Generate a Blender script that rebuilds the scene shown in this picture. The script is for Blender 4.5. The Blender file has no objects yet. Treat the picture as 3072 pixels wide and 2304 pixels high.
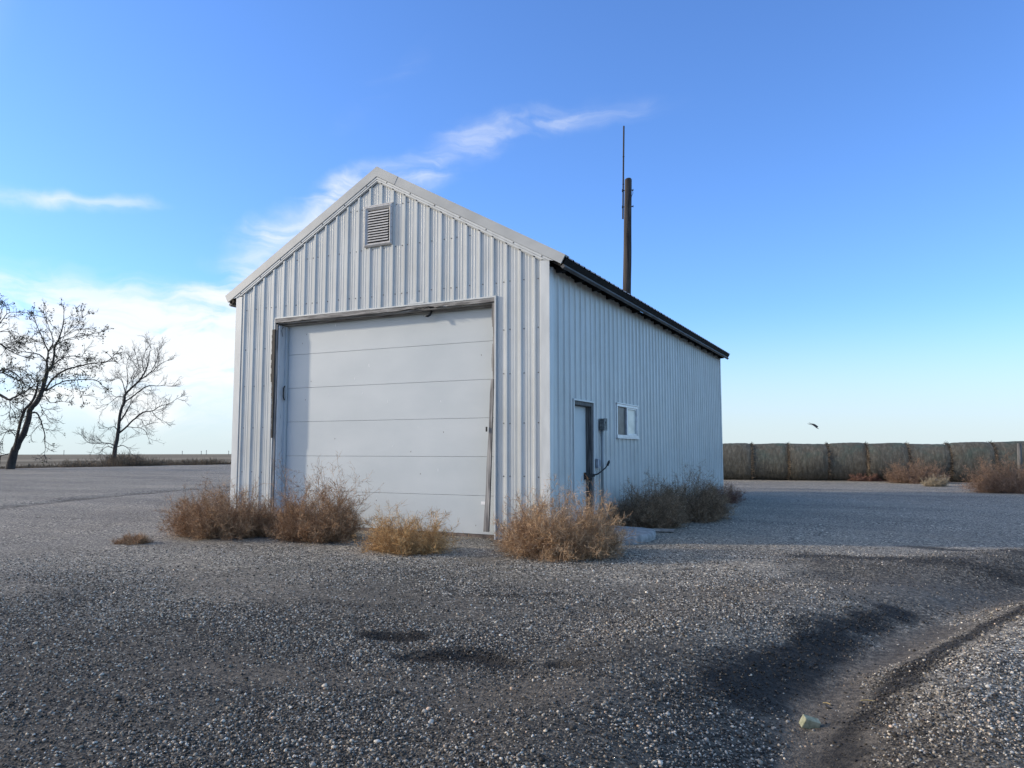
import bpy, math, random
import numpy as np
from mathutils import Vector, Matrix
R = math.radians
scene = bpy.context.scene
COL = scene.collection

# ------------------------------------------------------------------ camera
CAM = Vector((4.344, -9.9335, 1.29))
YAW, TILT = -0.4607, 0.0866
fw = Vector((math.sin(YAW) * math.cos(TILT), math.cos(YAW) * math.cos(TILT), math.sin(TILT)))
rt = Vector((math.cos(YAW), -math.sin(YAW), 0.0))
up = rt.cross(fw)
cam_d = bpy.data.cameras.new('camera')
cam_d.sensor_width = 36.0
cam_d.lens = 36.0 * 2282.47 / 3072.0
cam_d.clip_start = 0.05
cam_d.clip_end = 9000.0
cam = bpy.data.objects.new('camera', cam_d)
COL.objects.link(cam)
M = Matrix.Identity(4)
for i in range(3):
    M[i][0], M[i][1], M[i][2], M[i][3] = rt[i], up[i], -fw[i], CAM[i]
cam.matrix_world = M
scene.camera = cam

def cam_ray(x, y):          # photograph pixel (3072x2304) -> direction with depth 1
    return fw + rt * ((x - 1536) / 2282.47) - up * ((y - 1152) / 2282.47)
def at(x, y, depth):
    return CAM + cam_ray(x, y) * depth

# ------------------------------------------------------------------ sky, sun, exposure
SUN_AZ = math.atan2(-0.93, -0.37)      # compass angle of the sun seen from the yard (x east, y north)
SUN_EL = R(18.0)
world = bpy.data.worlds.new('World')
scene.world = world
world.use_nodes = True
wn, wl = world.node_tree.nodes, world.node_tree.links
wn.clear()
def W(t, **k):
    n = wn.new(t)
    for a, b in k.items():
        setattr(n, a, b)
    return n
def wm(op, a=None, b=None, clamp=False):
    n = W('ShaderNodeMath', operation=op, use_clamp=clamp)
    for i, v in enumerate((a, b)):
        if v is None: continue
        if isinstance(v, (int, float)): n.inputs[i].default_value = v
        else: wl.new(v, n.inputs[i])
    return n.outputs[0]
sky = W('ShaderNodeTexSky', sky_type='NISHITA', sun_disc=False)
sky.sun_elevation = R(24)
sky.sun_rotation = SUN_AZ
sky.altitude = 400
sky.air_density = 1.0
sky.dust_density = 0.6
sky.ozone_density = 2.5
tc = W('ShaderNodeTexCoord')
sep = W('ShaderNodeSeparateXYZ')
wl.new(tc.outputs['Generated'], sep.inputs[0])
az = wm('MULTIPLY', wm('ARCTAN2', sep.outputs[0], sep.outputs[1]), 57.29578)
el = wm('MULTIPLY', wm('ARCSINE', sep.outputs[2]), 57.29578)
ae = W('ShaderNodeCombineXYZ')
wl.new(az, ae.inputs[0]); wl.new(el, ae.inputs[1])
# wobble so that cloud edges are ragged
nz = W('ShaderNodeTexNoise'); nz.inputs['Scale'].default_value = 0.22; nz.inputs['Detail'].default_value = 5
wl.new(ae.outputs[0], nz.inputs['Vector'])
sub = W('ShaderNodeVectorMath', operation='SUBTRACT'); sub.inputs[1].default_value = (0.5, 0.5, 0.5)
wl.new(nz.outputs['Color'], sub.inputs[0])
scl = W('ShaderNodeVectorMath', operation='MULTIPLY'); scl.inputs[1].default_value = (6, 2.6, 0)
wl.new(sub.outputs[0], scl.inputs[0])
add = W('ShaderNodeVectorMath', operation='ADD')
wl.new(ae.outputs[0], add.inputs[0]); wl.new(scl.outputs[0], add.inputs[1])
aew = add.outputs[0]
def blob(a, e, ra, re, rot, power=1.0, gain=1.0):
    mp = W('ShaderNodeMapping', vector_type='TEXTURE')
    mp.inputs['Location'].default_value = (a, e, 0)
    mp.inputs['Rotation'].default_value = (0, 0, R(rot))
    mp.inputs['Scale'].default_value = (ra, re, 1)
    wl.new(aew, mp.inputs['Vector'])
    g = W('ShaderNodeTexGradient', gradient_type='SPHERICAL')
    wl.new(mp.outputs[0], g.inputs[0])
    v = g.outputs['Fac']
    if power != 1.0: v = wm('POWER', v, power)
    return wm('MULTIPLY', v, gain)
BLOBS = [  # azimuth, elevation, half width, half height, rotation, power, gain
    (-60, 6.6, 18, 5.8, 4, .55, 1.3), (-84, 8, 24, 9, 0, .7, 1.5), (-48, 5.2, 13, 5.0, -6, .6, 1.05), (-46, 10.6, 9, 2.8, 20, 1.1, .9),
    (-44.5, 14.3, 10, 2.8, 37, 1.1, .8), (-39, 18.4, 9, 2.2, 30, 1.1, .6),
    (-33, 20.6, 9, 2.6, 25, 1.1, .52), (-27.0, 23.0, 9, 2.0, 18, 1.2, .45), (-21, 24.2, 12, 1.7, 3, 1.3, .45),
    (-57, 16.2, 7.5, .9, 2, 1.1, .75), (-62, 15.6, 8, .9, 0, 1.1, .45), (-36, 26.0, 8, 2.0, 40, 1.4, .25),
    (-120, 12, 30, 8, 0, .8, 1.0), (150, 14, 30, 7, 0, .8, .7)]
tot = None
for b in BLOBS:
    v = blob(*b)
    tot = v if tot is None else wm('ADD', tot, v)
# wispy texture, stretched along the streaks
mp = W('ShaderNodeMapping'); mp.inputs['Rotation'].default_value = (0, 0, R(-26)); mp.inputs['Scale'].default_value = (0.14, 0.55, 1)
wl.new(aew, mp.inputs['Vector'])
n2 = W('ShaderNodeTexNoise'); n2.inputs['Scale'].default_value = 1.0; n2.inputs['Detail'].default_value = 8; n2.inputs['Roughness'].default_value = .55
n2.inputs['Distortion'].default_value = .6
wl.new(mp.outputs[0], n2.inputs['Vector'])
wisp = wm('MULTIPLY', wm('SUBTRACT', n2.outputs['Fac'], 0.22), 2.3, clamp=True)
cm = wm('MULTIPLY', tot, wisp)
cr = W('ShaderNodeMapRange', interpolation_type='SMOOTHSTEP')
cr.inputs['From Min'].default_value = 0.02; cr.inputs['From Max'].default_value = 1.0; cr.inputs['To Max'].default_value = 0.93
wl.new(cm, cr.inputs['Value'])
# sky colour: the sky texture with a mild correction of its hue
hsv = W('ShaderNodeMix', data_type='RGBA', blend_type='MULTIPLY'); hsv.inputs['Factor'].default_value = 1
SKY_TINT = (.82, 1.145, 1.66, 1)
hsv.inputs['B'].default_value = SKY_TINT
wl.new(sky.outputs[0], hsv.inputs['A'])
# thin milky layer near the horizon
hz = W('ShaderNodeMapRange', interpolation_type='SMOOTHERSTEP')
hz.inputs['From Min'].default_value = 11.5; hz.inputs['From Max'].default_value = -1.0; hz.inputs['To Max'].default_value = 0.85
wl.new(el, hz.inputs['Value'])
mixh = W('ShaderNodeMix', data_type='RGBA')
mixh.inputs['B'].default_value = (4.3, 4.9, 5.1, 1)
wl.new(hz.outputs[0], mixh.inputs['Factor']); wl.new(hsv.outputs['Result'], mixh.inputs['A'])
mixc = W('ShaderNodeMix', data_type='RGBA')
mixc.inputs['B'].default_value = (6.0, 6.15, 6.2, 1)
wl.new(cr.outputs[0], mixc.inputs['Factor']); wl.new(mixh.outputs['Result'], mixc.inputs['A'])
# unseen bright glow round the sun, added to light the front softly
dt = W('ShaderNodeVectorMath', operation='DOT_PRODUCT'); dt.inputs[1].default_value = (-.78, -.52, .35)
wl.new(tc.outputs['Generated'], dt.inputs[0])
n5 = W('ShaderNodeTexNoise'); n5.inputs['Scale'].default_value = 3.0; n5.inputs['Detail'].default_value = 7
wl.new(tc.outputs['Generated'], n5.inputs['Vector'])
vr = W('ShaderNodeMapRange', interpolation_type='SMOOTHSTEP')
vr.inputs['From Min'].default_value = 0.52; vr.inputs['From Max'].default_value = 1.0; vr.inputs['To Max'].default_value = 0.9
wl.new(wm('ADD', dt.outputs['Value'], wm('MULTIPLY', wm('SUBTRACT', n5.outputs['Fac'], .5), .25)), vr.inputs['Value'])
mixv = W('ShaderNodeMix', data_type='RGBA'); mixv.inputs['B'].default_value = (12.0, 11.5, 10.8, 1)
wl.new(vr.outputs[0], mixv.inputs['Factor']); wl.new(mixc.outputs['Result'], mixv.inputs['A'])
mixc = mixv
# unseen pale blue sky right of the view, added to brighten the side wall
dt2 = W('ShaderNodeVectorMath', operation='DOT_PRODUCT'); dt2.inputs[1].default_value = (.92, .25, .22)
wl.new(tc.outputs['Generated'], dt2.inputs[0])
v2 = W('ShaderNodeMapRange', interpolation_type='SMOOTHSTEP')
v2.inputs['From Min'].default_value = 0.42; v2.inputs['From Max'].default_value = 1.0; v2.inputs['To Max'].default_value = 0.85
wl.new(dt2.outputs['Value'], v2.inputs['Value'])
mixw = W('ShaderNodeMix', data_type='RGBA'); mixw.inputs['B'].default_value = (4.0, 6.6, 9.4, 1)
wl.new(v2.outputs[0], mixw.inputs['Factor']); wl.new(mixc.outputs['Result'], mixw.inputs['A'])
mixc = mixw
bg = W('ShaderNodeBackground'); bg.inputs['Strength'].default_value = 0.13
wl.new(mixc.outputs['Result'], bg.inputs[0])
wo = W('ShaderNodeOutputWorld'); wl.new(bg.outputs[0], wo.inputs[0])

sun_d = bpy.data.lights.new('sun', 'SUN')
sun_d.energy = 2.7
sun_d.angle = R(2.5)
sun_d.color = (1.0, 0.86, 0.69)
sun = bpy.data.objects.new('sun', sun_d)
COL.objects.link(sun)
sdir = Vector((math.sin(SUN_AZ) * math.cos(SUN_EL), math.cos(SUN_AZ) * math.cos(SUN_EL), math.sin(SUN_EL)))
sun.rotation_euler = sdir.to_track_quat('Z', 'Y').to_euler()
sun.location = sdir * 50

vs = scene.view_settings
vs.view_transform = 'Standard'
vs.look = 'None'
vs.exposure = 0.4
vs.gamma = 1.0

# ------------------------------------------------------------------ materials
def newmat(name):
    m = bpy.data.materials.new(name); m.use_nodes = True
    nt = m.node_tree; b = nt.nodes['Principled BSDF']
    return m, nt.nodes, nt.links, b
def ramp(ns, pts, interp='LINEAR'):
    r = ns.new('ShaderNodeValToRGB'); cr = r.color_ramp; cr.interpolation = interp
    while len(cr.elements) < len(pts): cr.elements.new(0.5)
    for e, (p, c) in zip(cr.elements, pts):
        e.position = p; e.color = (*c, 1) if len(c) == 3 else c
    return r
def noisy(name, c1, c2, scale=(3, 3, 3), rough=.6, detail=6, bump=0.0, bscale=None, spec=.5, lo=.35, hi=.65, metal=0.0, distort=0):
    m, ns, ls, b = newmat(name)
    t = ns.new('ShaderNodeTexCoord'); mp = ns.new('ShaderNodeMapping'); mp.inputs['Scale'].default_value = scale
    n = ns.new('ShaderNodeTexNoise'); n.inputs['Scale'].default_value = 1; n.inputs['Detail'].default_value = detail
    n.inputs['Distortion'].default_value = distort
    ls.new(t.outputs['Object'], mp.inputs[0]); ls.new(mp.outputs[0], n.inputs['Vector'])
    r = ramp(ns, [(lo, c1), (hi, c2)]); ls.new(n.outputs['Fac'], r.inputs[0]); ls.new(r.outputs[0], b.inputs['Base Color'])
    b.inputs['Roughness'].default_value = rough; b.inputs['Specular IOR Level'].default_value = spec; b.inputs['Metallic'].default_value = metal
    if bump:
        n3 = ns.new('ShaderNodeTexNoise'); n3.inputs['Scale'].default_value = 1; n3.inputs['Detail'].default_value = 5
        mp3 = ns.new('ShaderNodeMapping'); mp3.inputs['Scale'].default_value = bscale or scale
        ls.new(t.outputs['Object'], mp3.inputs[0]); ls.new(mp3.outputs[0], n3.inputs['Vector'])
        bp = ns.new('ShaderNodeBump'); bp.inputs['Strength'].default_value = bump; bp.inputs['Distance'].default_value = .01
        ls.new(n3.outputs['Fac'], bp.inputs['Height']); ls.new(bp.outputs[0], b.inputs['Normal'])
    return m
def siding_mat():
    m, ns, ls, b = newmat('painted_siding')
    t = ns.new('ShaderNodeTexCoord')
    mp = ns.new('ShaderNodeMapping'); mp.inputs['Scale'].default_value = (9, 9, .5)
    n = ns.new('ShaderNodeTexNoise'); n.inputs['Scale'].default_value = 1; n.inputs['Detail'].default_value = 6
    ls.new(t.outputs['Object'], mp.inputs[0]); ls.new(mp.outputs[0], n.inputs['Vector'])
    r = ramp(ns, [(.3, (.46, .485, .475)), (.7, (.55, .572, .56))]); ls.new(n.outputs['Fac'], r.inputs[0])
    n2 = ns.new('ShaderNodeTexNoise'); n2.inputs['Scale'].default_value = 1.3; n2.inputs['Detail'].default_value = 8; n2.inputs['Roughness'].default_value = .7
    ls.new(t.outputs['Object'], n2.inputs['Vector'])
    r2 = ramp(ns, [(.35, (.86, .85, .83)), (.62, (1, 1, 1))]); ls.new(n2.outputs['Fac'], r2.inputs[0])
    mx = ns.new('ShaderNodeMix'); mx.data_type = 'RGBA'; mx.blend_type = 'MULTIPLY'; mx.inputs['Factor'].default_value = .8
    ls.new(r.outputs[0], mx.inputs['A']); ls.new(r2.outputs[0], mx.inputs['B'])
    # dust and mud splashed up on the lowest part of the sheets
    sp = ns.new('ShaderNodeSeparateXYZ'); geo = ns.new('ShaderNodeNewGeometry'); ls.new(geo.outputs['Position'], sp.inputs[0])
    mr = ns.new('ShaderNodeMapRange'); mr.inputs['From Min'].default_value = .55; mr.inputs['From Max'].default_value = 0.0; mr.inputs['To Max'].default_value = .8; ls.new(sp.outputs[2], mr.inputs['Value'])
    ns4 = ns.new('ShaderNodeTexNoise'); ns4.inputs['Scale'].default_value = 7; ns4.inputs['Detail'].default_value = 8; ls.new(t.outputs['Object'], ns4.inputs['Vector'])
    mm = ns.new('ShaderNodeMath'); mm.operation = 'MULTIPLY'; ls.new(mr.outputs[0], mm.inputs[0]); ls.new(ns4.outputs['Fac'], mm.inputs[1])
    md = ns.new('ShaderNodeMix'); md.data_type = 'RGBA'; ls.new(mm.outputs[0], md.inputs['Factor']); ls.new(mx.outputs['Result'], md.inputs['A']); md.inputs['B'].default_value = (.26, .22, .18, 1)
    ls.new(md.outputs['Result'], b.inputs['Base Color'])
    b.inputs['Roughness'].default_value = .33; b.inputs['Specular IOR Level'].default_value = .5
    n3 = ns.new('ShaderNodeTexNoise'); n3.inputs['Scale'].default_value = 1; n3.inputs['Detail'].default_value = 2
    mp3 = ns.new('ShaderNodeMapping'); mp3.inputs['Scale'].default_value = (2.5, 2.5, 1.1)
    ls.new(t.outputs['Object'], mp3.inputs[0]); ls.new(mp3.outputs[0], n3.inputs['Vector'])
    bp = ns.new('ShaderNodeBump'); bp.inputs['Strength'].default_value = .25; bp.inputs['Distance'].default_value = .03
    ls.new(n3.outputs['Fac'], bp.inputs['Height']); ls.new(bp.outputs[0], b.inputs['Normal'])
    return m
MT = {}
MT['siding'] = siding_mat()
MT['trim'] = noisy('painted_trim', (.48, .50, .49), (.58, .60, .585), (6, 6, 1.5), .42, bump=.2, bscale=(3, 3, 2))
MT['rake'] = noisy('rake_paint', (.33, .345, .34), (.41, .425, .415), (2, 2, 3), .42, bump=.2, bscale=(2, 2, 2))
MT['screw'] = noisy('screw_metal', (.08, .075, .07), (.16, .14, .12), (30, 30, 30), .5)
MT['door'] = noisy('door_paint', (.45, .495, .505), (.51, .55, .555), (.8, .8, 1.6), .5, bump=.15, bscale=(3, 3, 3), detail=9)
MT['scuff'] = noisy('pale_scuff', (.72, .73, .73), (.8, .8, .8), (40, 40, 40), .6)
MT['grime'] = noisy('grime_spot', (.10, .085, .07), (.2, .18, .16), (60, 60, 60), .7)
MT['oldwood'] = noisy('weathered_wood', (.13, .125, .12), (.33, .32, .30), (3.5, 30, 30), .8, bump=.5, bscale=(4, 50, 50), lo=.4, hi=.62)
MT['oldwoodv'] = noisy('weathered_wood_upright', (.12, .115, .11), (.34, .33, .31), (30, 30, 2.2), .8, bump=.5, bscale=(60, 60, 4), lo=.4, hi=.62)
MT['darkwood'] = noisy('dark_weathered_wood', (.045, .045, .045), (.15, .145, .135), (40, 40, 3), .8, bump=.5, bscale=(60, 60, 5))
MT['flaky'] = noisy('flaking_white_paint', (.30, .32, .34), (.58, .60, .61), (30, 30, 3), .6, bump=.4, lo=.3, hi=.42)
MT['black'] = noisy('black_rubber', (.006, .006, .007), (.016, .016, .016), (10, 10, 10), .7)
MT['tar'] = noisy('dark_roof_metal', (.006, .006, .007), (.014, .014, .014), (4, 4, 4), .8, spec=.15)
MT['soffit'] = noisy('shade_black_board', (.006, .006, .006), (.014, .013, .013), (4, 4, 4), .8)  # near-black colour stands for the deep shade under the eaves
MT['roofgrey'] = noisy('roof_sheet', (.30, .30, .30), (.42, .42, .41), (3, 3, 3), .45)
MT['vent'] = noisy('vent_paint', (.44, .435, .42), (.54, .53, .51), (9, 9, 9), .5)
MT['alu'] = noisy('aluminium_frame', (.52, .54, .55), (.66, .68, .69), (12, 12, 12), .35, metal=.25)
MT['greybox'] = noisy('weathered_box', (.06, .065, .06), (.20, .21, .20), (25, 25, 25), .65, bump=.3)
MT['conduit'] = noisy('conduit_grey', (.16, .18, .18), (.26, .28, .28), (20, 20, 2), .5)
MT['concrete'] = noisy('old_concrete', (.17, .17, .17), (.34, .34, .33), (9, 9, 9), .85, bump=.6, bscale=(45, 45, 45), detail=10)
MT['pole'] = noisy('creosote_wood', (.016, .013, .012), (.062, .052, .045), (26, 26, .7), .9, bump=.8, bscale=(40, 40, 1.5), lo=.38, hi=.6)
MT['rust'] = noisy('dark_rusty_pipe', (.008, .007, .007), (.018, .014, .013), (9, 9, 9), .7)
MT['bark'] = noisy('bark', (.022, .020, .020), (.05, .045, .042), (6, 6, 2), .9)
MT['leaf'] = noisy('dry_leaf', (.05, .045, .02), (.13, .11, .035), (3, 3, 3), .8)
MT['plank'] = noisy('pale_plank', (.22, .21, .19), (.36, .34, .31), (10, 10, 10), .8)
MT['tanblock'] = noisy('tan_block', (.20, .21, .13), (.34, .34, .24), (40, 40, 40), .85, bump=.4)
MT['straw'] = noisy('straw', (.40, .28, .10), (.55, .42, .2), (40, 40, 40), .8)
MT['feather'] = noisy('dark_feathers', (.012, .012, .015), (.03, .03, .035), (20, 20, 20), .7)
MT['bone'] = noisy('pale_stone', (.45, .45, .45), (.6, .6, .6), (60, 60, 60), .8)
# glass panes
m, ns, ls, b = newmat('window_screen'); b.inputs['Base Color'].default_value = (.03, .032, .032, 1); b.inputs['Roughness'].default_value = .35
w = ns.new('ShaderNodeTexNoise'); w.inputs['Scale'].default_value = 9; w.inputs['Detail'].default_value = 7; t = ns.new('ShaderNodeTexCoord'); ls.new(t.outputs['Object'], w.inputs['Vector'])
r_ = ramp(ns, [(.4, (.018, .02, .021)), (.7, (.075, .08, .075))]); ls.new(w.outputs['Fac'], r_.inputs[0]); ls.new(r_.outputs[0], b.inputs['Base Color'])
MT['screen'] = m
MT['palepane'] = noisy('pale_pane', (.50, .51, .46), (.68, .68, .60), (2, 2, 5), .25, lo=.3, hi=.6)  # the pane itself is coloured pale off-white

def attr_mat(name, rough=.8, spec=.3, trans=0.0, bump=0):
    m, ns, ls, b = newmat(name)
    a = ns.new('ShaderNodeAttribute'); a.attribute_name = 'tone'
    ls.new(a.outputs['Color'], b.inputs['Base Color'])
    b.inputs['Roughness'].default_value = rough; b.inputs['Specular IOR Level'].default_value = spec
    return m
MT['weed'] = attr_mat('dry_weed_stems', .8, .15)
MT['pebble'] = attr_mat('pebbles', .7, .3)

def gravel_mat():
    m, ns, ls, b = newmat('gravel')
    t = ns.new('ShaderNodeTexCoord')
    o = t.outputs['Object']
    def tex(scale, detail=5, rough=.5, vec=o):
        n = ns.new('ShaderNodeTexNoise'); n.inputs['Scale'].default_value = scale; n.inputs['Detail'].default_value = detail; n.inputs['Roughness'].default_value = rough
        ls.new(vec, n.inputs['Vector']); return n.outputs['Fac']
    def math_(op, a, b_=None, clamp=False):
        n = ns.new('ShaderNodeMath'); n.operation = op; n.use_clamp = clamp
        for i, v in enumerate((a, b_)):
            if v is None: continue
            if isinstance(v, (int, float)): n.inputs[i].default_value = v
            else: ls.new(v, n.inputs[i])
        return n.outputs[0]
    def vor(scale):
        v = ns.new('ShaderNodeTexVoronoi'); v.inputs['Scale'].default_value = scale; v.inputs['Randomness'].default_value = 1
        ls.new(o, v.inputs['Vector']); return v
    v1, v2 = vor(48), vor(95)
    def cellcol(v, pts):
        s = ns.new('ShaderNodeSeparateColor'); ls.new(v.outputs['Color'], s.inputs[0])
        r = ramp(ns, pts); ls.new(s.outputs[0], r.inputs[0]); return r.outputs[0]
    pts = [(0, (.045, .044, .043)), (.35, (.15, .146, .14)), (.7, (.30, .29, .275)), (.9, (.47, .455, .43)), (1, (.80, .78, .73))]
    c1, c2 = cellcol(v1, pts), cellcol(v2, pts)
    # coarse stones lie in patches among finer ones
    f = math_('MULTIPLY', math_('SUBTRACT', tex(1.1, 6, .6), .42), 7, True)
    mx = ns.new('ShaderNodeMix'); mx.data_type = 'RGBA'; ls.new(f, mx.inputs['Factor']); ls.new(c2, mx.inputs['A']); ls.new(c1, mx.inputs['B'])
    # patches of tan dust
    d = math_('MULTIPLY', math_('SUBTRACT', tex(.45, 7, .62), .5), 5, True)
    mx2 = ns.new('ShaderNodeMix'); mx2.data_type = 'RGBA'; ls.new(math_('MULTIPLY', d, .45), mx2.inputs['Factor']); ls.new(mx.outputs['Result'], mx2.inputs['A'])
    mx2.inputs['B'].default_value = (.28, .26, .235, 1)
    # bare packed dirt in the bottom of the ruts
    af = ns.new('ShaderNodeAttribute'); af.attribute_name = 'fines'
    dirt = ramp(ns, [(.3, (.075, .070, .066)), (.7, (.15, .14, .13))]); ls.new(tex(60, 5, .75), dirt.inputs[0]); mxf_in = (af, dirt)
    # stain = shade of rut banks and hollows painted in, with dark fines (attribute written with the terrain)
    a = ns.new('ShaderNodeAttribute'); a.attribute_name = 'shade_stain'
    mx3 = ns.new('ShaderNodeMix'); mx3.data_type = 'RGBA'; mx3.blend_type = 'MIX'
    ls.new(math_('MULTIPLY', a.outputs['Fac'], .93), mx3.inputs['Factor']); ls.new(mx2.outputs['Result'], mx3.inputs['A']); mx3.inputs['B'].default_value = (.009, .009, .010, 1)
    cz = ns.new('ShaderNodeAttribute'); cz.attribute_name = 'coarse'
    mxc = ns.new('ShaderNodeMix'); mxc.data_type = 'RGBA'; ls.new(math_('MULTIPLY', cz.outputs['Fac'], .75), mxc.inputs['Factor'])
    ls.new(mx3.outputs['Result'], mxc.inputs['A']); mxc.inputs['B'].default_value = (.020, .020, .020, 1); mx3 = mxc
    mxf = ns.new('ShaderNodeMix'); mxf.data_type = 'RGBA'; ls.new(math_('MULTIPLY', mxf_in[0].outputs['Fac'], math_('SUBTRACT', 1.0, math_('MULTIPLY', a.outputs['Fac'], .9))), mxf.inputs['Factor']); ls.new(mx3.outputs['Result'], mxf.inputs['A']); ls.new(mxf_in[1].outputs[0], mxf.inputs['B']); mx3 = mxf
    # streaks at the scale of metres
    big = ramp(ns, [(.32, (.62, .62, .63)), (.5, (.88, .88, .87)), (.68, (1.12, 1.11, 1.08))])
    mpb = ns.new('ShaderNodeMapping'); mpb.inputs['Scale'].default_value = (.16, .5, 1); mpb.inputs['Rotation'].default_value = (0, 0, R(18)); ls.new(o, mpb.inputs[0])
    ls.new(tex(1, 7, .6, mpb.outputs[0]), big.inputs[0])
    mx4 = ns.new('ShaderNodeMix'); mx4.data_type = 'RGBA'; mx4.blend_type = 'MULTIPLY'; mx4.inputs['Factor'].default_value = .85
    ls.new(mx3.outputs['Result'], mx4.inputs['A']); ls.new(big.outputs[0], mx4.inputs['B'])
    spk = ramp(ns, [(.38, (.45, .45, .45)), (.5, (.95, .95, .95)), (.62, (1.65, 1.63, 1.6))]); ls.new(tex(22, 3, .8), spk.inputs[0])
    mx5 = ns.new('ShaderNodeMix'); mx5.data_type = 'RGBA'; mx5.blend_type = 'MULTIPLY'; mx5.inputs['Factor'].default_value = .8
    wt = ns.new('ShaderNodeMix'); wt.data_type = 'RGBA'; wt.blend_type = 'MULTIPLY'; wt.inputs['Factor'].default_value = 1; wt.inputs['B'].default_value = (1.05, .965, .82, 1); ls.new(mx4.outputs['Result'], wt.inputs['A']); mx4 = wt
    ls.new(mx4.outputs['Result'], mx5.inputs['A']); ls.new(spk.outputs[0], mx5.inputs['B']); mx4 = mx5
    ls.new(mx4.outputs['Result'], b.inputs['Base Color'])
    b.inputs['Roughness'].default_value = .85; b.inputs['Specular IOR Level'].default_value = .2
    # relief of the stones
    h1 = math_('MULTIPLY', math_('SUBTRACT', 1.0, v1.outputs['Distance']), f)
    h2 = math_('MULTIPLY', math_('SUBTRACT', 1.0, v2.outputs['Distance']), .6)
    h = math_('ADD', math_('ADD', h1, h2), tex(9, 4))
    bp = ns.new('ShaderNodeBump'); bp.inputs['Strength'].default_value = .9; bp.inputs['Distance'].default_value = .008
    ls.new(h, bp.inputs['Height']); ls.new(bp.outputs[0], b.inputs['Normal'])
    return m
MT['gravel'] = gravel_mat()
def field_mat():
    m, ns, ls, b = newmat('dry_field')
    t = ns.new('ShaderNodeTexCoord')
    mp = ns.new('ShaderNodeMapping'); mp.inputs['Scale'].default_value = (.012, .004, 1); mp.inputs['Rotation'].default_value = (0, 0, R(20))
    n = ns.new('ShaderNodeTexNoise'); n.inputs['Scale'].default_value = 1; n.inputs['Detail'].default_value = 8; n.inputs['Roughness'].default_value = .6
    ls.new(t.outputs['Object'], mp.inputs[0]); ls.new(mp.outputs[0], n.inputs['Vector'])
    r = ramp(ns, [(.36, (.13, .11, .085)), (.5, (.27, .235, .18)), (.62, (.36, .31, .235))]); ls.new(n.outputs['Fac'], r.inputs[0])
    n2 = ns.new('ShaderNodeTexNoise'); n2.inputs['Scale'].default_value = 2.5; n2.inputs['Detail'].default_value = 8; ls.new(t.outputs['Object'], n2.inputs['Vector'])
    r2 = ramp(ns, [(.35, (.7, .7, .68)), (.65, (1.1, 1.08, 1.05))]); ls.new(n2.outputs['Fac'], r2.inputs[0])
    mx = ns.new('ShaderNodeMix'); mx.data_type = 'RGBA'; mx.blend_type = 'MULTIPLY'; mx.inputs['Factor'].default_value = 1
    ls.new(r.outputs[0], mx.inputs['A']); ls.new(r2.outputs[0], mx.inputs['B']); ls.new(mx.outputs['Result'], b.inputs['Base Color'])
    b.inputs['Roughness'].default_value = 1; b.inputs['Specular IOR Level'].default_value = 0
    return m
MT['field'] = field_mat()
def bale_mat():
    m, ns, ls, b = newmat('net_wrapped_hay')
    t = ns.new('ShaderNodeTexCoord'); oi = ns.new('ShaderNodeObjectInfo')
    off = ns.new('ShaderNodeVectorMath'); off.operation = 'ADD'; ls.new(t.outputs['Object'], off.inputs[0])
    sc = ns.new('ShaderNodeVectorMath'); sc.operation = 'SCALE'; sc.inputs[3].default_value = 30; cmb = ns.new('ShaderNodeCombineXYZ')
    ls.new(oi.outputs['Random'], cmb.inputs[0]); ls.new(oi.outputs['Random'], cmb.inputs[1]); ls.new(cmb.outputs[0], sc.inputs[0]); ls.new(sc.outputs[0], off.inputs[1])
    def tex(scl, detail=6, rough=.6):
        mp = ns.new('ShaderNodeMapping'); mp.inputs['Scale'].default_value = scl; ls.new(off.outputs[0], mp.inputs[0])
        n = ns.new('ShaderNodeTexNoise'); n.inputs['Scale'].default_value = 1; n.inputs['Detail'].default_value = detail; n.inputs['Roughness'].default_value = rough
        ls.new(mp.outputs[0], n.inputs['Vector']); return n.outputs['Fac']
    r = ramp(ns, [(.30, (.055, .049, .037)), (.5, (.10, .092, .072)), (.7, (.17, .158, .128))]); ls.new(tex((14, 3.5, 3.5), 9, .75), r.inputs[0])
    # green net shows through near the top
    sp = ns.new('ShaderNodeSeparateXYZ'); ls.new(t.outputs['Object'], sp.inputs[0])
    mr = ns.new('ShaderNodeMapRange'); mr.inputs['From Min'].default_value = -.3; mr.inputs['From Max'].default_value = .85; ls.new(sp.outputs[2], mr.inputs['Value'])
    g = ramp(ns, [(.50, (0, 0, 0)), (.75, (.75, .75, .75))]); ls.new(tex((2, 2, 1.2), 5), g.inputs[0])
    mu = ns.new('ShaderNodeMath'); mu.operation = 'MULTIPLY'; ls.new(mr.outputs[0], mu.inputs[0]); ls.new(g.outputs[0], mu.inputs[1])
    mx = ns.new('ShaderNodeMix'); mx.data_type = 'RGBA'; ls.new(mu.outputs[0], mx.inputs['Factor']); ls.new(r.outputs[0], mx.inputs['A']); mx.inputs['B'].default_value = (.045, .105, .088, 1)
    ls.new(mx.outputs['Result'], b.inputs['Base Color']); b.inputs['Roughness'].default_value = .9; b.inputs['Specular IOR Level'].default_value = .15
    bp = ns.new('ShaderNodeBump'); bp.inputs['Strength'].default_value = .8; bp.inputs['Distance'].default_value = .04
    ls.new(tex((30, 9, 9), 6), bp.inputs['Height']); ls.new(bp.outputs[0], b.inputs['Normal'])
    return m
MT['bale'] = bale_mat()
MT['hayend'] = noisy('hay_end', (.05, .038, .025), (.17, .13, .085), (25, 25, 25), .95, bump=.6)

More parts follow.
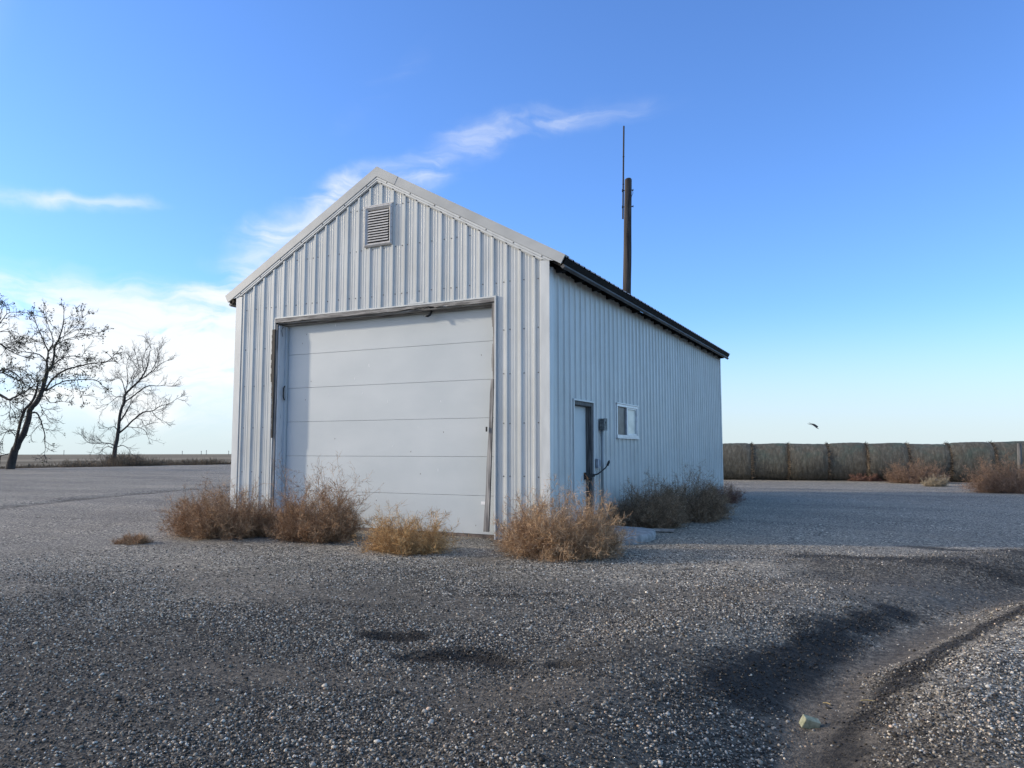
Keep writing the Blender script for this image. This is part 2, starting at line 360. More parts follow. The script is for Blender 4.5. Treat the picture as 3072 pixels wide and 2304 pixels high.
# ------------------------------------------------------------------ helpers
def empty(name, loc, label=None, cat=None, group=None, rz=0):
    o = bpy.data.objects.new(name, None); COL.objects.link(o)
    o.location = loc; o.rotation_euler = (0, 0, rz); o.empty_display_size = .3
    if label: o['label'] = label
    if cat: o['category'] = cat
    if group: o['group'] = group
    return o
def tag(o, label=None, cat=None, group=None, kind=None):
    for k, v in (('label', label), ('category', cat), ('group', group), ('kind', kind)):
        if v: o[k] = v
    return o
def rootloc(p):
    v = Vector((0, 0, 0))
    while p is not None:
        v += p.location; p = p.parent
    return v
class MB:
    """collects shapes given in world coordinates and links them as one mesh object"""
    def __init__(s): s.v = []; s.f = []; s.mi = []
    def quad(s, a, b, c, d, mi=0):
        n = len(s.v); s.v += [tuple(a), tuple(b), tuple(c), tuple(d)]; s.f.append((n, n + 1, n + 2, n + 3)); s.mi.append(mi); return s
    def face(s, pts, mi=0):
        n = len(s.v); s.v += [tuple(p) for p in pts]; s.f.append(tuple(range(n, n + len(pts)))); s.mi.append(mi); return s
    def box(s, x0, x1, y0, y1, z0, z1, mi=0):
        n = len(s.v)
        s.v += [(x, y, z) for z in (z0, z1) for y in (y0, y1) for x in (x0, x1)]
        for q in ((0, 2, 3, 1), (4, 5, 7, 6), (0, 1, 5, 4), (2, 6, 7, 3), (0, 4, 6, 2), (1, 3, 7, 5)):
            s.f.append(tuple(n + i for i in q)); s.mi.append(mi)
        return s
    def prism(s, poly, axis, a0, a1, mi=0):
        """poly: list of 2-D points; extruded along axis (0,1,2) from a0 to a1"""
        def P(p, a):
            if axis == 0: return (a, p[0], p[1])
            if axis == 1: return (p[0], a, p[1])
            return (p[0], p[1], a)
        n = len(s.v); k = len(poly)
        s.v += [P(p, a0) for p in poly] + [P(p, a1) for p in poly]
        s.f.append(tuple(n + i for i in range(k))); s.f.append(tuple(n + k + i for i in reversed(range(k)))); s.mi += [mi, mi]
        for i in range(k):
            j = (i + 1) % k
            s.f.append((n + i, n + k + i, n + k + j, n + j)); s.mi.append(mi)
        return s
    def beam(s, a, b, w, h, upv=(0, 0, 1), mi=0):
        a, b = Vector(a), Vector(b); d = (b - a).normalized(); sd = d.cross(Vector(upv)).normalized(); u = sd.cross(d)
        n = len(s.v)
        for p in (a, b):
            for i, j in ((-1, -1), (1, -1), (1, 1), (-1, 1)):
                s.v.append(tuple(p + sd * (i * w / 2) + u * (j * h / 2)))
        for q in ((0, 1, 2, 3), (7, 6, 5, 4), (0, 4, 5, 1), (1, 5, 6, 2), (2, 6, 7, 3), (3, 7, 4, 0)):
            s.f.append(tuple(n + i for i in q)); s.mi.append(mi)
        return s
    def tube(s, pts, rad, sides=8, caps=True, mi=0):
        pts = [Vector(p) for p in pts]
        if not isinstance(rad, (list, tuple)): rad = [rad] * len(pts)
        n0 = len(s.v); ref = None
        for i, p in enumerate(pts):
            d = (pts[min(i + 1, len(pts) - 1)] - pts[max(i - 1, 0)])
            if d.length < 1e-9: d = Vector((0, 0, 1))
            d.normalize()
            if ref is None:
                ref = d.cross(Vector((0, 0, 1)));
                if ref.length < .1: ref = d.cross(Vector((0, 1, 0)))
            ref = (ref - d * ref.dot(d))
            if ref.length < 1e-6: ref = d.orthogonal()
            ref.normalize(); w_ = d.cross(ref)
            for k in range(sides):
                t = 2 * math.pi * k / sides
                s.v.append(tuple(p + ref * (rad[i] * math.cos(t)) + w_ * (rad[i] * math.sin(t))))
        for i in range(len(pts) - 1):
            for k in range(sides):
                k2 = (k + 1) % sides
                s.f.append((n0 + i * sides + k, n0 + i * sides + k2, n0 + (i + 1) * sides + k2, n0 + (i + 1) * sides + k)); s.mi.append(mi)
        if caps:
            s.f.append(tuple(n0 + k for k in reversed(range(sides)))); e = n0 + (len(pts) - 1) * sides
            s.f.append(tuple(e + k for k in range(sides))); s.mi += [mi, mi]
        return s
    def screw(s, p, nrm, r=.011, mi=1):
        p = Vector(p); nrm = Vector(nrm).normalized(); u = nrm.cross(Vector((0, 0, 1))).normalized(); w_ = nrm.cross(u); n = len(s.v)
        for k in range(6): t = k * math.pi / 3; s.v.append(tuple(p + u * (r * math.cos(t)) + w_ * (r * math.sin(t))))
        for k in range(6): t = k * math.pi / 3; s.v.append(tuple(p + nrm * .007 + u * (r * .55 * math.cos(t)) + w_ * (r * .55 * math.sin(t))))
        for k in range(6): s.f.append((n + k, n + (k + 1) % 6, n + 6 + (k + 1) % 6, n + 6 + k)); s.mi.append(mi)
        s.f.append(tuple(n + 6 + k for k in range(6))); s.mi.append(mi); return s
    def build(s, name, mats, parent=None, smooth=False, bevel=0):
        if not isinstance(mats, (list, tuple)): mats = [mats]
        me = bpy.data.meshes.new(name); o0 = rootloc(parent)
        v = np.array(s.v, dtype=float) - np.array(o0)
        me.from_pydata(v.tolist(), [], s.f); me.update()
        for m_ in mats: me.materials.append(m_)
        me.polygons.foreach_set('material_index', s.mi)
        if smooth: me.polygons.foreach_set('use_smooth', [True] * len(s.f))
        o = bpy.data.objects.new(name, me); COL.objects.link(o)
        if parent: o.parent = parent
        if bevel:
            b_ = o.modifiers.new('bevel', 'BEVEL'); b_.width = bevel; b_.segments = 2; b_.limit_method = 'ANGLE'
        return o
def np_mesh(name, verts, faces, mat, parent=None, tone=None, smooth=False, k=4):
    """verts (n,3) in world, faces (m,k)"""
    me = bpy.data.meshes.new(name); verts = np.asarray(verts, np.float32) - np.array(rootloc(parent), np.float32)
    faces = np.asarray(faces, np.int32)
    me.vertices.add(len(verts)); me.vertices.foreach_set('co', verts.ravel())
    me.loops.add(faces.size); me.loops.foreach_set('vertex_index', faces.ravel())
    me.polygons.add(len(faces)); me.polygons.foreach_set('loop_start', np.arange(0, faces.size, k, dtype=np.int32))
    if smooth: me.polygons.foreach_set('use_smooth', np.ones(len(faces), bool))
    if tone is not None:
        c = np.ones((len(verts), 4), np.float32); c[:, :3] = tone
        a = me.attributes.new('tone', 'FLOAT_COLOR', 'POINT'); a.data.foreach_set('color', c.ravel())
    me.update(calc_edges=True); me.materials.append(mat)
    o = bpy.data.objects.new(name, me); COL.objects.link(o)
    if parent: o.parent = parent
    return o

# ------------------------------------------------------------------ terrain
def vnoise(x, y, seed=0):
    x = np.asarray(x, float); y = np.asarray(y, float)
    xi = np.floor(x).astype(np.int64); yi = np.floor(y).astype(np.int64); xf = x - xi; yf = y - yi
    def h(a, b): 
        q = (a * 374761393 + b * 668265263 + seed * 1442695041) & 0xffffffff
        q = ((q ^ (q >> 13)) * 1274126177) & 0xffffffff
        return ((q ^ (q >> 16)) & 0xffff) / 65535.0
    u = xf * xf * (3 - 2 * xf); v = yf * yf * (3 - 2 * yf)
    return (h(xi, yi) * (1 - u) + h(xi + 1, yi) * u) * (1 - v) + (h(xi, yi + 1) * (1 - u) + h(xi + 1, yi + 1) * u) * v
def fbm(x, y, o=4, seed=0):
    s = 0; a = .5
    for i in range(o): s = s + a * vnoise(x * 2 ** i, y * 2 ** i, seed + i * 7); a *= .5
    return s
def poly_sd(x, y, pts):
    """signed distance (right of travel positive) and position along a polyline"""
    best = np.full(np.shape(x), 1e9); sg = np.zeros(np.shape(x)); al = np.zeros(np.shape(x)); acc = 0
    for (ax, ay), (bx, by) in zip(pts[:-1], pts[1:]):
        dx, dy = bx - ax, by - ay; L = math.hypot(dx, dy)
        t = np.clip(((x - ax) * dx + (y - ay) * dy) / L ** 2, 0, 1)
        px, py = ax + t * dx, ay + t * dy; d = np.hypot(x - px, y - py)
        s = np.where(((x - ax) * dy - (y - ay) * dx) > 0, 1, -1)
        m_ = d < best; best = np.where(m_, d, best); sg = np.where(m_, s, sg); al = np.where(m_, acc + t * L, al); acc += L
    return best * sg, al, acc
TRACK = [(4.1, -8.6), (3.97, -6.19), (3.92, -5.56), (3.96, -4.99), (4.12, -4.29), (4.39, -3.47), (4.73, -2.6), (5.06, -1.8), (5.45, -.95), (6.6, .5), (9.9, 3.1)]
TRACK2 = [(2.9, -2.1), (3.7, -1.2), (4.8, -.3), (6.2, .7), (8.5, 1.9), (12, 3)]
TRACK3 = [(-11, -6), (-13.2, -1.5), (-13.85, .55), (-15.4, 4.1), (-16.6, 8.6), (-18, 15)]
G = lambda s, c, w: np.exp(-((s - c) / w) ** 2)
def ground_h(x, y):
    x = np.asarray(x, float); y = np.asarray(y, float)
    z = .05 * (fbm(x * .35, y * .35, 3, 3) - .45) + .020 * (fbm(x * 1.6, y * 1.6, 3, 11) - .45) + .012 * (fbm(x * 6, y * 6, 2, 31) - .4)
    s, al, L = poly_sd(x, y, TRACK); s = s + .16 * (fbm(x * 1.3, y * 1.3, 3, 5) - .45)
    env = np.clip((L - al) / 4, 0, 1) * np.clip(al / 1.0, 0, 1)
    z = z + env * (-.15 * G(s, -.05, .40) + .06 * G(s, -1.05, .45) + .05 * G(s, .75, .3))
    s, al, L = poly_sd(x, y, TRACK2); s = s + .2 * (fbm(x * 1.1, y * 1.1, 3, 15) - .45)
    env = np.clip((L - al) / 5, 0, 1) * np.clip(al / 1.5, 0, 1)
    z = z + env * (-.12 * G(s, .25, .5) + .03 * G(s, -.7, .4) + .04 * G(s, 1.5, .4))
    s, al, L = poly_sd(x, y, TRACK3)
    z = z + np.clip((L - al) / 4, 0, 1) * np.clip(al / 4, 0, 1) * (-.05 * G(s, 0, .22) + .03 * G(s, -.4, .3))
    for cx, cy, rx, ry, a, d in ((1.22, -5.50, .22, .09, .3, .02), (1.66, -5.80, .22, .08, .35, .03), (2.0, -5.66, .24, .10, -.2, .035), (2.56, -5.66, .10, .05, 0, .035), (2.1, -4.0, .25, .1, .2, .02)):
        u = (x - cx) * math.cos(a) + (y - cy) * math.sin(a); v = -(x - cx) * math.sin(a) + (y - cy) * math.cos(a)
        z = z - d * np.exp(-((u / rx) ** 2 + (v / ry) ** 2) ** 1.3)
    flat = np.clip(np.maximum(np.maximum(-6.3 - x, x - .1), np.maximum(-.1 - y, y - 12.5)) / .8, 0, 1)   # level pad under the shed
    flat = flat * flat * (3 - 2 * flat)
    z = z * flat - .012 * (1 - flat)
    d = np.hypot(x - 4.3, y + 9.9)
    return z - np.clip(d - 60, 0, None) * .004
def ground_at(sx, sy):
    d = cam_ray(sx, sy); z = 0.0
    for _ in range(8):
        p = CAM + d * ((z - CAM.z) / d.z); z = float(ground_h(p.x, p.y))
    return Vector((p.x, p.y, z))
def Q(pts): return [tuple(ground_at(1900 + x * .53, 1500 + y * .53)[:2]) for x, y in pts]
SHADE_STAINS = [  # painted shade of banks and hollows, with damp dark fines: points, half width, strength
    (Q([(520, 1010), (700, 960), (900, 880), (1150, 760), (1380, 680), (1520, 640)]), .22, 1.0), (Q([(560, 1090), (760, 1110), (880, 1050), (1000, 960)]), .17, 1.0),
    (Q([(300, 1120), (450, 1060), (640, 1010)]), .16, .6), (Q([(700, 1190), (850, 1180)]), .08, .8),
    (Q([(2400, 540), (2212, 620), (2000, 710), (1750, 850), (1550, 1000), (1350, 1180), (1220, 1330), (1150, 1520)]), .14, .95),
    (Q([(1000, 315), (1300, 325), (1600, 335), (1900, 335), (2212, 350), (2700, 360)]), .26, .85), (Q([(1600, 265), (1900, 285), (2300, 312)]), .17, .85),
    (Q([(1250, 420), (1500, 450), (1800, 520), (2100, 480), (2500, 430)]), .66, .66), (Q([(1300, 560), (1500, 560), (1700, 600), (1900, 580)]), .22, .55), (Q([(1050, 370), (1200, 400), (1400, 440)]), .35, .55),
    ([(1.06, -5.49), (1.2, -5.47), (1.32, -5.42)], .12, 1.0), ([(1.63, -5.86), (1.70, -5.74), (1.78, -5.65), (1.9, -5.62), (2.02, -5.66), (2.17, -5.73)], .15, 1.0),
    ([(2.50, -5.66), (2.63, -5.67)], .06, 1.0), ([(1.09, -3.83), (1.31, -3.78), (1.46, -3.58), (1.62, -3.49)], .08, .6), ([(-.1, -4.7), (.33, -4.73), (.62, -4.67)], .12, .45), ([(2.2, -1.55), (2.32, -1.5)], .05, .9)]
def shade_stain_f(x, y):
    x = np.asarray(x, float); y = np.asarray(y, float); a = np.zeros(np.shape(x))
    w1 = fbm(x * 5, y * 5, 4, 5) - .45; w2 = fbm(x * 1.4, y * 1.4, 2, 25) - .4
    for pts, hw, st in SHADE_STAINS:
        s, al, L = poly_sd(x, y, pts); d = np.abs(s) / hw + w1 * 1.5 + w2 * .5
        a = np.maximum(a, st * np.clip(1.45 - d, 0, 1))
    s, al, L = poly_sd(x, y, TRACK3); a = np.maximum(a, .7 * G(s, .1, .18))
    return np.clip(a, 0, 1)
FINES = [(Q([(1050, 1500), (1030, 1280), (1110, 1120), (1300, 960), (1560, 820), (1750, 740)]), .20, 1.0), (Q([(1350, 480), (1700, 540), (2100, 560), (2500, 520)]), .8, .85),
         ([(-2.0, -4.0), (.5, -4.6), (2.4, -4.2)], .5, .4), ([(.6, -6.6), (1.9, -6.3), (2.9, -6.2)], .22, .6), ([(2.2, -3.0), (3.2, -2.9), (3.9, -3.4)], .3, .6)]
def fines_f(x, y):
    x = np.asarray(x, float); y = np.asarray(y, float); a = np.zeros(np.shape(x)); w1 = fbm(x * 3.3, y * 3.3, 4, 65) - .45
    for pts, hw, st in FINES:
        s, al, L = poly_sd(x, y, pts); a = np.maximum(a, st * np.clip(1.5 - np.abs(s) / hw + w1 * 1.8, 0, 1))
    return np.clip(a, 0, 1)
def coarse_f(x, y):
    d = np.hypot(x - 4.3, y + 9.9); n_ = fbm(x * .5, y * .5, 4, 91)
    return np.clip((9.6 - d) / 5.0 + (n_ - .45) * 2.0 - np.clip((x - 3.9) * 1.0, 0, .8), 0, 1)
def gh(x, y): return float(ground_h(x, y))

def axis_pts(segs):
    out = [segs[0][0]]
    for a, b, st in segs:
        n = max(1, int(round((b - a) / st))); out += list(np.linspace(a, b, n + 1)[1:])
    return np.array(out)
gx = axis_pts([(-51.5, -20, .7), (-20, -8, .35), (-8, -2.5, .16), (-2.5, 7.5, .05), (7.5, 12, .2), (12, 44, .8)])
gy = axis_pts([(-15, -9.2, .4), (-9.2, -1.5, .05), (-1.5, 4, .12), (4, 16, .3), (16, 62, .8)])
X, Y = np.meshgrid(gx, gy)
edge = (fbm(X * .3, Y * .12, 3, 9) - .5) * 1.6
XX = np.where(X < -50.5, X + edge, X)
Z = ground_h(XX, Y)
nx, ny = len(gx), len(gy)
I = np.arange(nx * ny).reshape(ny, nx)
F4 = np.stack([I[:-1, :-1], I[:-1, 1:], I[1:, 1:], I[1:, :-1]], -1).reshape(-1, 4)
yard = np_mesh('gravel_yard', np.stack([XX, Y, Z], -1).reshape(-1, 3), F4, MT['gravel'], smooth=True)
sa = yard.data.attributes.new('shade_stain', 'FLOAT', 'POINT'); sa.data.foreach_set('value', shade_stain_f(XX, Y).astype(np.float32).ravel())
fa_ = yard.data.attributes.new('fines', 'FLOAT', 'POINT'); fa_.data.foreach_set('value', fines_f(XX, Y).astype(np.float32).ravel())
ca = yard.data.attributes.new('coarse', 'FLOAT', 'POINT'); ca.data.foreach_set('value', coarse_f(XX, Y).astype(np.float32).ravel())
tag(yard, kind='structure')
# field: one sheet out to the horizon, a little lower than the yard and falling away
rr = np.concatenate([[0, 20, 35], np.geomspace(45, 5000, 70)]); th = np.linspace(0, 2 * math.pi, 145)[:-1]
RR, TH = np.meshgrid(rr, th)
fx, fy = 4.3 + RR * np.cos(TH), -9.9 + RR * np.sin(TH)
fz = -.28 - np.clip(RR - 60, 0, None) * .0047 + np.clip(RR - 120, 0, 400) / 400 * 1.2 * (fbm(fx * .004, fy * .004, 3, 2) - .45)
I = np.arange(RR.size).reshape(RR.shape)
J = np.roll(I, -1, axis=0)
F4 = np.stack([I[:, :-1], I[:, 1:], J[:, 1:], J[:, :-1]], -1).reshape(-1, 4)
tag(np_mesh('field', np.stack([fx, fy, fz], -1).reshape(-1, 3), F4, MT['field'], smooth=True), kind='structure')

# loose pebbles in front of the camera: real stones, one mass of gravel
rng = np.random.default_rng(5)
def pebbles(n, d0, d1, smin, smax):
    a = rng.uniform(-.66, .66, n) + YAW; d = np.sqrt(rng.uniform(d0 ** 2, d1 ** 2, n))
    x = CAM[0] + np.sin(a) * d; y = CAM[1] + np.cos(a) * d
    st = shade_stain_f(x, y); keep = rng.uniform(0, 1, n) > np.maximum(st * .15, fines_f(x, y) * .93)
    pn = fbm(x * 1.1 + 40, y * 1.1, 4, 71); keep &= rng.uniform(0, 1, n) < np.clip((pn - .26) * 4.5, .3, 1)
    if d1 > 6: keep &= rng.uniform(0, 1, n) > np.clip((d - 5.5) / (d1 - 5.5), 0, 1) ** .7 * (.96 if d1 > 10 else .8)
    x, y, st = x[keep], y[keep], st[keep]; n = len(x)
    s = smin * (smax / smin) ** (rng.uniform(0, 1, n) ** 2.6)
    return x, y, s, st
px, py, ps, pst = [np.concatenate(q) for q in zip(pebbles(430000, 2.8, 11.5, .0045, .0110), pebbles(10000, 2.8, 9.5, .009, .018))]
ph = (1 + 5 ** .5) / 2
ico = np.array([(-1, ph, 0), (1, ph, 0), (-1, -ph, 0), (1, -ph, 0), (0, -1, ph), (0, 1, ph), (0, -1, -ph), (0, 1, -ph), (ph, 0, -1), (ph, 0, 1), (-ph, 0, -1), (-ph, 0, 1)]) / math.hypot(1, ph)
icf = np.array([(0, 11, 5), (0, 5, 1), (0, 1, 7), (0, 7, 10), (0, 10, 11), (1, 5, 9), (5, 11, 4), (11, 10, 2), (10, 7, 6), (7, 1, 8), (3, 9, 4), (3, 4, 2), (3, 2, 6), (3, 6, 8), (3, 8, 9), (4, 9, 5), (2, 4, 11), (6, 2, 10), (8, 6, 7), (9, 8, 1)])
n = len(px)
q = rng.normal(size=(n, 3, 3)); Q, _ = np.linalg.qr(q)
axs = np.stack([rng.uniform(.8, 1.25, n), rng.uniform(.7, 1.1, n), rng.uniform(.45, .8, n)], -1) * ps[:, None]
V = ico[None] * axs[:, None, :]
V = np.einsum('nij,nvj->nvi', Q, V) * np.array([1, 1, .75]) + rng.normal(scale=.08, size=(n, 12, 3)) * ps[:, None, None]
V += np.stack([px, py, ground_h(px, py) + ps * .25], -1)[:, None, :]
Fp = (icf[None] + (np.arange(n) * 12)[:, None, None]).reshape(-1, 3)
tv = rng.uniform(0, 1, n)
tone = np.interp(tv, [0, .4, .65, .88, 1], [.022, .065, .23, .48, .80])
hue = rng.normal(0, .045, n)[:, None] * np.array([1.1, .1, -1]) + np.array([1.06, .97, .82])
warm = (rng.uniform(0, 1, n) < .05)[:, None]; hue = np.where(warm, np.array([1.35, 1.0, .72]), hue)
dark_ = rng.uniform(0, 1, n) > .06
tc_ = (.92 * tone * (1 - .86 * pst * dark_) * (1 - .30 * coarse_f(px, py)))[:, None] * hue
peb = np_mesh('loose_gravel', V.reshape(-1, 3), Fp, MT['pebble'], tone=np.repeat(tc_, 12, axis=0), smooth=True, k=3)
tag(peb, 'loose rounded grey gravel stones lying in the foreground of the yard', 'gravel', kind='stuff')

# ------------------------------------------------------------------ shed
Wd, Ln, H = 6.089, 12.304, 4.034
ZR, ZE, EO = 5.93, 4.077, .285          # ridge top, eave top, eave overhang
slope = (ZR - ZE) / (Wd / 2 + EO)
shed = empty('metal_shed', (-Wd / 2, Ln / 2, 0), 'white ribbed metal shed with a gable roof, large closed overhead door and small side door', 'shed')
def roof_z(x): return ZR - abs(x + Wd / 2) * slope
# profile of the ribbed sheet: (offset along, proud)
RIB = .2286
def profile(a0, a1, start=0.0):
    pts = []
    k = math.floor((a0 - start) / RIB) - 1
    while start + k * RIB < a1 + RIB:
        c = start + k * RIB
        pts += [(c - .034, 0), (c - .016, .024), (c + .016, .024), (c + .034, 0),
                (c + .083, 0), (c + .088, .004), (c + .098, .004), (c + .103, 0), (c + .131, 0), (c + .136, .004), (c + .146, .004), (c + .151, 0)]
        k += 1
    out = [(a0, 0)] + [p for p in pts if a0 + .002 < p[0] < a1 - .002] + [(a1, 0)]
    return out
def split(prof, cuts):
    out = []
    for (a, ha), (b, hb) in zip(prof[:-1], prof[1:]):
        out.append((a, ha))
        for c in cuts:
            if a + 1e-4 < c < b - 1e-4: out.append((c, ha + (hb - ha) * (c - a) / (b - a)))
    out.append(prof[-1]); return out
def siding(mb, prof, spans, P, thick=.02):
    """spans(mid) -> [(z0 fn, z1 fn)] ; P(a, out, z) -> world"""
    for (a, ha), (b, hb) in zip(prof[:-1], prof[1:]):
        for z0, z1 in spans((a + b) / 2):
            za0, za1, zb0, zb1 = z0(a), z1(a), z0(b), z1(b)
            mb.quad(P(a, ha, za0), P(b, hb, zb0), P(b, hb, zb1), P(a, ha, za1))
DL, DR, DT = -5.178, -.858, 3.575
c_ = lambda v: (lambda a: v)
fr = MB()
pf = split(profile(-Wd, 0, -Wd + .16), [DL, DR, -Wd / 2])
siding(fr, pf, lambda m_: [(c_(DT if DL < m_ < DR else -.02), lambda a: roof_z(a) - .05)], lambda a, h, z: (a, -h, z))
random.seed(3)
rows_f = [.16, .91, 1.68, 2.41, 3.06, 3.78, 4.56, 5.25]
k = 0
a = -Wd + .16
while a < -.03:
    for z in rows_f:
        if z < roof_z(a) - .25 and not (DL - .03 < a + .05 < DR + .03 and z < DT + .05) and a > -Wd + .1:
            fr.screw((a + .052, -.001, z + random.uniform(-.006, .006)), (0, -1, 0))
            if k % 4 == 3: fr.screw((a - .052, -.001, z), (0, -1, 0))
    a += RIB; k += 1
front = fr.build('front_wall', [MT['siding'], MT['screw']], shed)
WY0, WY1, WZ0, WZ1 = 2.93, 4.18, 1.517, 2.113
MY0, MY1, MZ = .90, 1.805, 2.06
sd_ = MB()
ps_ = split(profile(0, Ln, .12), [MY0, MY1, WY0, WY1])
def side_spans(m_):
    top = c_(3.95)
    if MY0 < m_ < MY1: return [(c_(MZ), top)]
    if WY0 < m_ < WY1: return [(c_(-.02), c_(WZ0)), (c_(WZ1), top)]
    return [(c_(-.02), top)]
siding(sd_, ps_, side_spans, lambda a, h, z: (h, a, z))
k = 0; a = .12
while a < Ln:
    for z in (.17, .91, 1.56, 2.35, 3.1, 3.8):
        if not (MY0 - .05 < a + .052 < MY1 + .05 and z < MZ + .05) and not (WY0 - .05 < a + .052 < WY1 + .05 and WZ0 - .05 < z < WZ1 + .05):
            sd_.screw((.001, a + .052, z + random.uniform(-.008, .008)), (1, 0, 0), .010)
    a += RIB; k += 1
sd_.build('side_wall', [MT['siding'], MT['screw']], shed)
bk = MB(); siding(bk, split(profile(-Wd, 0, -Wd + .16), [-Wd / 2]), lambda m_: [(c_(-.02), lambda a: roof_z(a) - .05)], lambda a, h, z: (a, Ln + h, z)); bk.build('rear_wall', MT['siding'], shed)
lf = MB(); siding(lf, profile(0, Ln, .12), lambda m_: [(c_(-.02), c_(3.95))], lambda a, h, z: (-Wd - h, a, z)); lf.build('side_wall', MT['siding'], shed)
# dark inside framing so no light passes behind the sheets
inn = MB()
inn.box(-Wd + .03, -.03, .30, .33, -.02, 4.0)
inn.box(-.06, -.025, .12, .88, -.02, 4.03).box(-.06, -.025, 1.82, 2.90, -.02, 4.03).box(-.06, -.025, 4.21, Ln - .05, -.02, 4.03).box(-.06, -.025, .88, 1.82, 2.09, 4.03)
inn.box(-.06, -.025, 2.90, 4.21, -.02, 1.50).box(-.06, -.025, 2.90, 4.21, 2.13, 4.03)
inn.box(-Wd + .03, -Wd + .06, .33, Ln - .05, -.02, 4.03).box(-Wd + .06, -.06, Ln - .06, Ln - .03, -.02, 4.03)
inn.box(DL - .28, DL - .03, .03, .30, -.02, 3.9).box(DR + .04, DR + .3, .03, .30, -.02, 3.9).box(DL - .28, DR + .3, .03, .30, DT + .03, 4.0)
inn.build('wall_framing', MT['soffit'], shed)
# roof sheets, ribs running down the slope
for sgn in (1, -1):
    rf = MB(); xr = -Wd / 2; xe = EO if sgn > 0 else -Wd - EO
    pr = profile(-.02, Ln + .10, .05)
    for (a, ha), (b, hb) in zip(pr[:-1], pr[1:]):
        for off, mi in ((0, 0), (-.006, 1)):
            rf.quad((xr, a, ZR - .035 + ha * .9 + off), (xe, a, ZE - .035 + ha * .9 + off), (xe, b, ZE - .035 + hb * .9 + off), (xr, b, ZR - .035 + hb * .9 + off), mi)
        if a == pr[0][0] or b == pr[-1][0]: pass
        rf.quad((xe, a, ZE - .041 + ha * .9), (xe, b, ZE - .041 + hb * .9), (xe, b, ZE - .035 + hb * .9), (xe, a, ZE - .035 + ha * .9), 1)
    rf.build('roof', [MT['roofgrey'], MT['tar']], shed)
# ridge cap
rc = MB(); xr = -Wd / 2
rc.prism([(xr - .2, ZR - .2 * slope - .004), (xr, ZR + .004), (xr + .2, ZR - .2 * slope - .004), (xr + .2, ZR - .2 * slope - .012), (xr, ZR - .006), (xr - .2, ZR - .2 * slope - .012)], 1, -.035, Ln + .11)
rc.build('ridge_cap', MT['rake'], shed)
# eaves: dark fascia above, grey board below, open soffit coloured black for its deep shade
for sgn in (1, -1):
    X_ = (lambda x: x) if sgn > 0 else (lambda x: -Wd - x)
    e1 = MB(); e1.prism([(X_(EO - .004), ZE - .045), (X_(EO - .03), ZE - .03), (X_(EO - .075), ZE - .115), (X_(EO - .055), ZE - .125)], 1, .01, Ln + .09)
    e1.build('eave_closure', MT['tar'], shed)
    e2 = MB(); e2.prism([(X_(EO - .056), ZE - .118), (X_(EO - .030), ZE - .160), (X_(EO - .068), ZE - .188), (X_(EO - .10), ZE - .150)], 1, .015, Ln + .085)
    e2.build('eave_board', noisy('eave_board_paint', (.05, .05, .052), (.10, .10, .10), (6, 3, 6), .6), shed)
    e3 = MB(); e3.prism([(X_(.012), 4.02), (X_(EO - .10), ZE - .145), (X_(EO - .09), ZE - .06), (X_(.012), ZE + .1)], 1, .02, Ln + .08)
    for i in range(17):     # rafter tails
        y0 = .25 + i * .74; e3.prism([(X_(.012), 3.90), (X_(EO - .12), ZE - .175), (X_(EO - .12), ZE - .15), (X_(.012), 4.03)], 1, y0, y0 + .04)
    e3.build('soffit', MT['soffit'], shed)
# rake trim on the gable: face, lower channel; the two sides mitred at the ridge
for sgn in (1, -1):
    X_ = (lambda x: x) if sgn > 0 else (lambda x: -Wd - x)
    xe, xr = EO, -Wd / 2
    def band(mb, t0, t1, y0, y1, xa=xr, xb=xe, mi=0):
        za, zb = ZR - (xa - xr) * slope, ZR - (xb - xr) * slope
        sk = (t1 - t0) * .5
        mb.prism([(X_(xa), za - t0), (X_(xb), zb - t0), (X_(xb - (t1) * .42), zb - t1 + (t1) * .42 * slope), (X_(xa), za - t1)], 1, y0, y1, mi)
    rk = MB(); xs = -2.62 if sgn > 0 else 5
    if sgn > 0:
        band(rk, 0, .165, -.052, -.030, xr, xs); band(rk, 0.003, .167, -.047, -.030, xs - .12, xe)
    else:
        band(rk, 0, .165, -.050, -.030)
    band(rk, .002, .022, -.030, .12)                     # top flange lying on the roof
    ch = MB(); band(ch, .172, .206, -.040, -.026, xr, .10); band(ch, .212, .240, -.034, -.024, xr, .0); ch.build('rake_channel', MT['trim'], shed)
    sh = MB(); band(sh, .150, .260, -.024, -.021, xr, .0); sh.build('rake_backing', MT['rake'], shed)
    x = xr + .2
    while x < .2:
        rk.screw((X_(x), -.041, ZR - (x - xr) * slope - .19), (0, -1, 0), .012, 1); x += .46
    rk.build('rake_trim', [MT['rake'], MT['screw']], shed)
# corner trims
for nm, (x, sx) in {'a': (0, 1), 'b': (-Wd, -1)}.items():
    for y, sy, ztop in ((0, -1, 4.06), (Ln, 1, 4.06)):
        ct = MB()
        def fx_(d): return x + sx * d
        def fy_(d): return y + sy * d
        ct.prism([(fx_(.028), fy_(.028)), (fx_(-.115), fy_(.028)), (fx_(-.120), fy_(.001)), (fx_(-.112), fy_(.001)), (fx_(-.108), fy_(.024)), (fx_(.024), fy_(.024)), (fx_(.024), fy_(-.085)), (fx_(.001), fy_(-.090)), (fx_(.001), fy_(-.097)), (fx_(.028), fy_(-.09))], 2, -.02, 3.90)
        ct.prism([(fx_(.028), fy_(.028)), (fx_(-.115), fy_(.028)), (fx_(-.115), fy_(.002)), (fx_(.024), fy_(.002))], 2, 3.90, 4.03)
        ct.build('corner_trim', MT['trim'], shed)

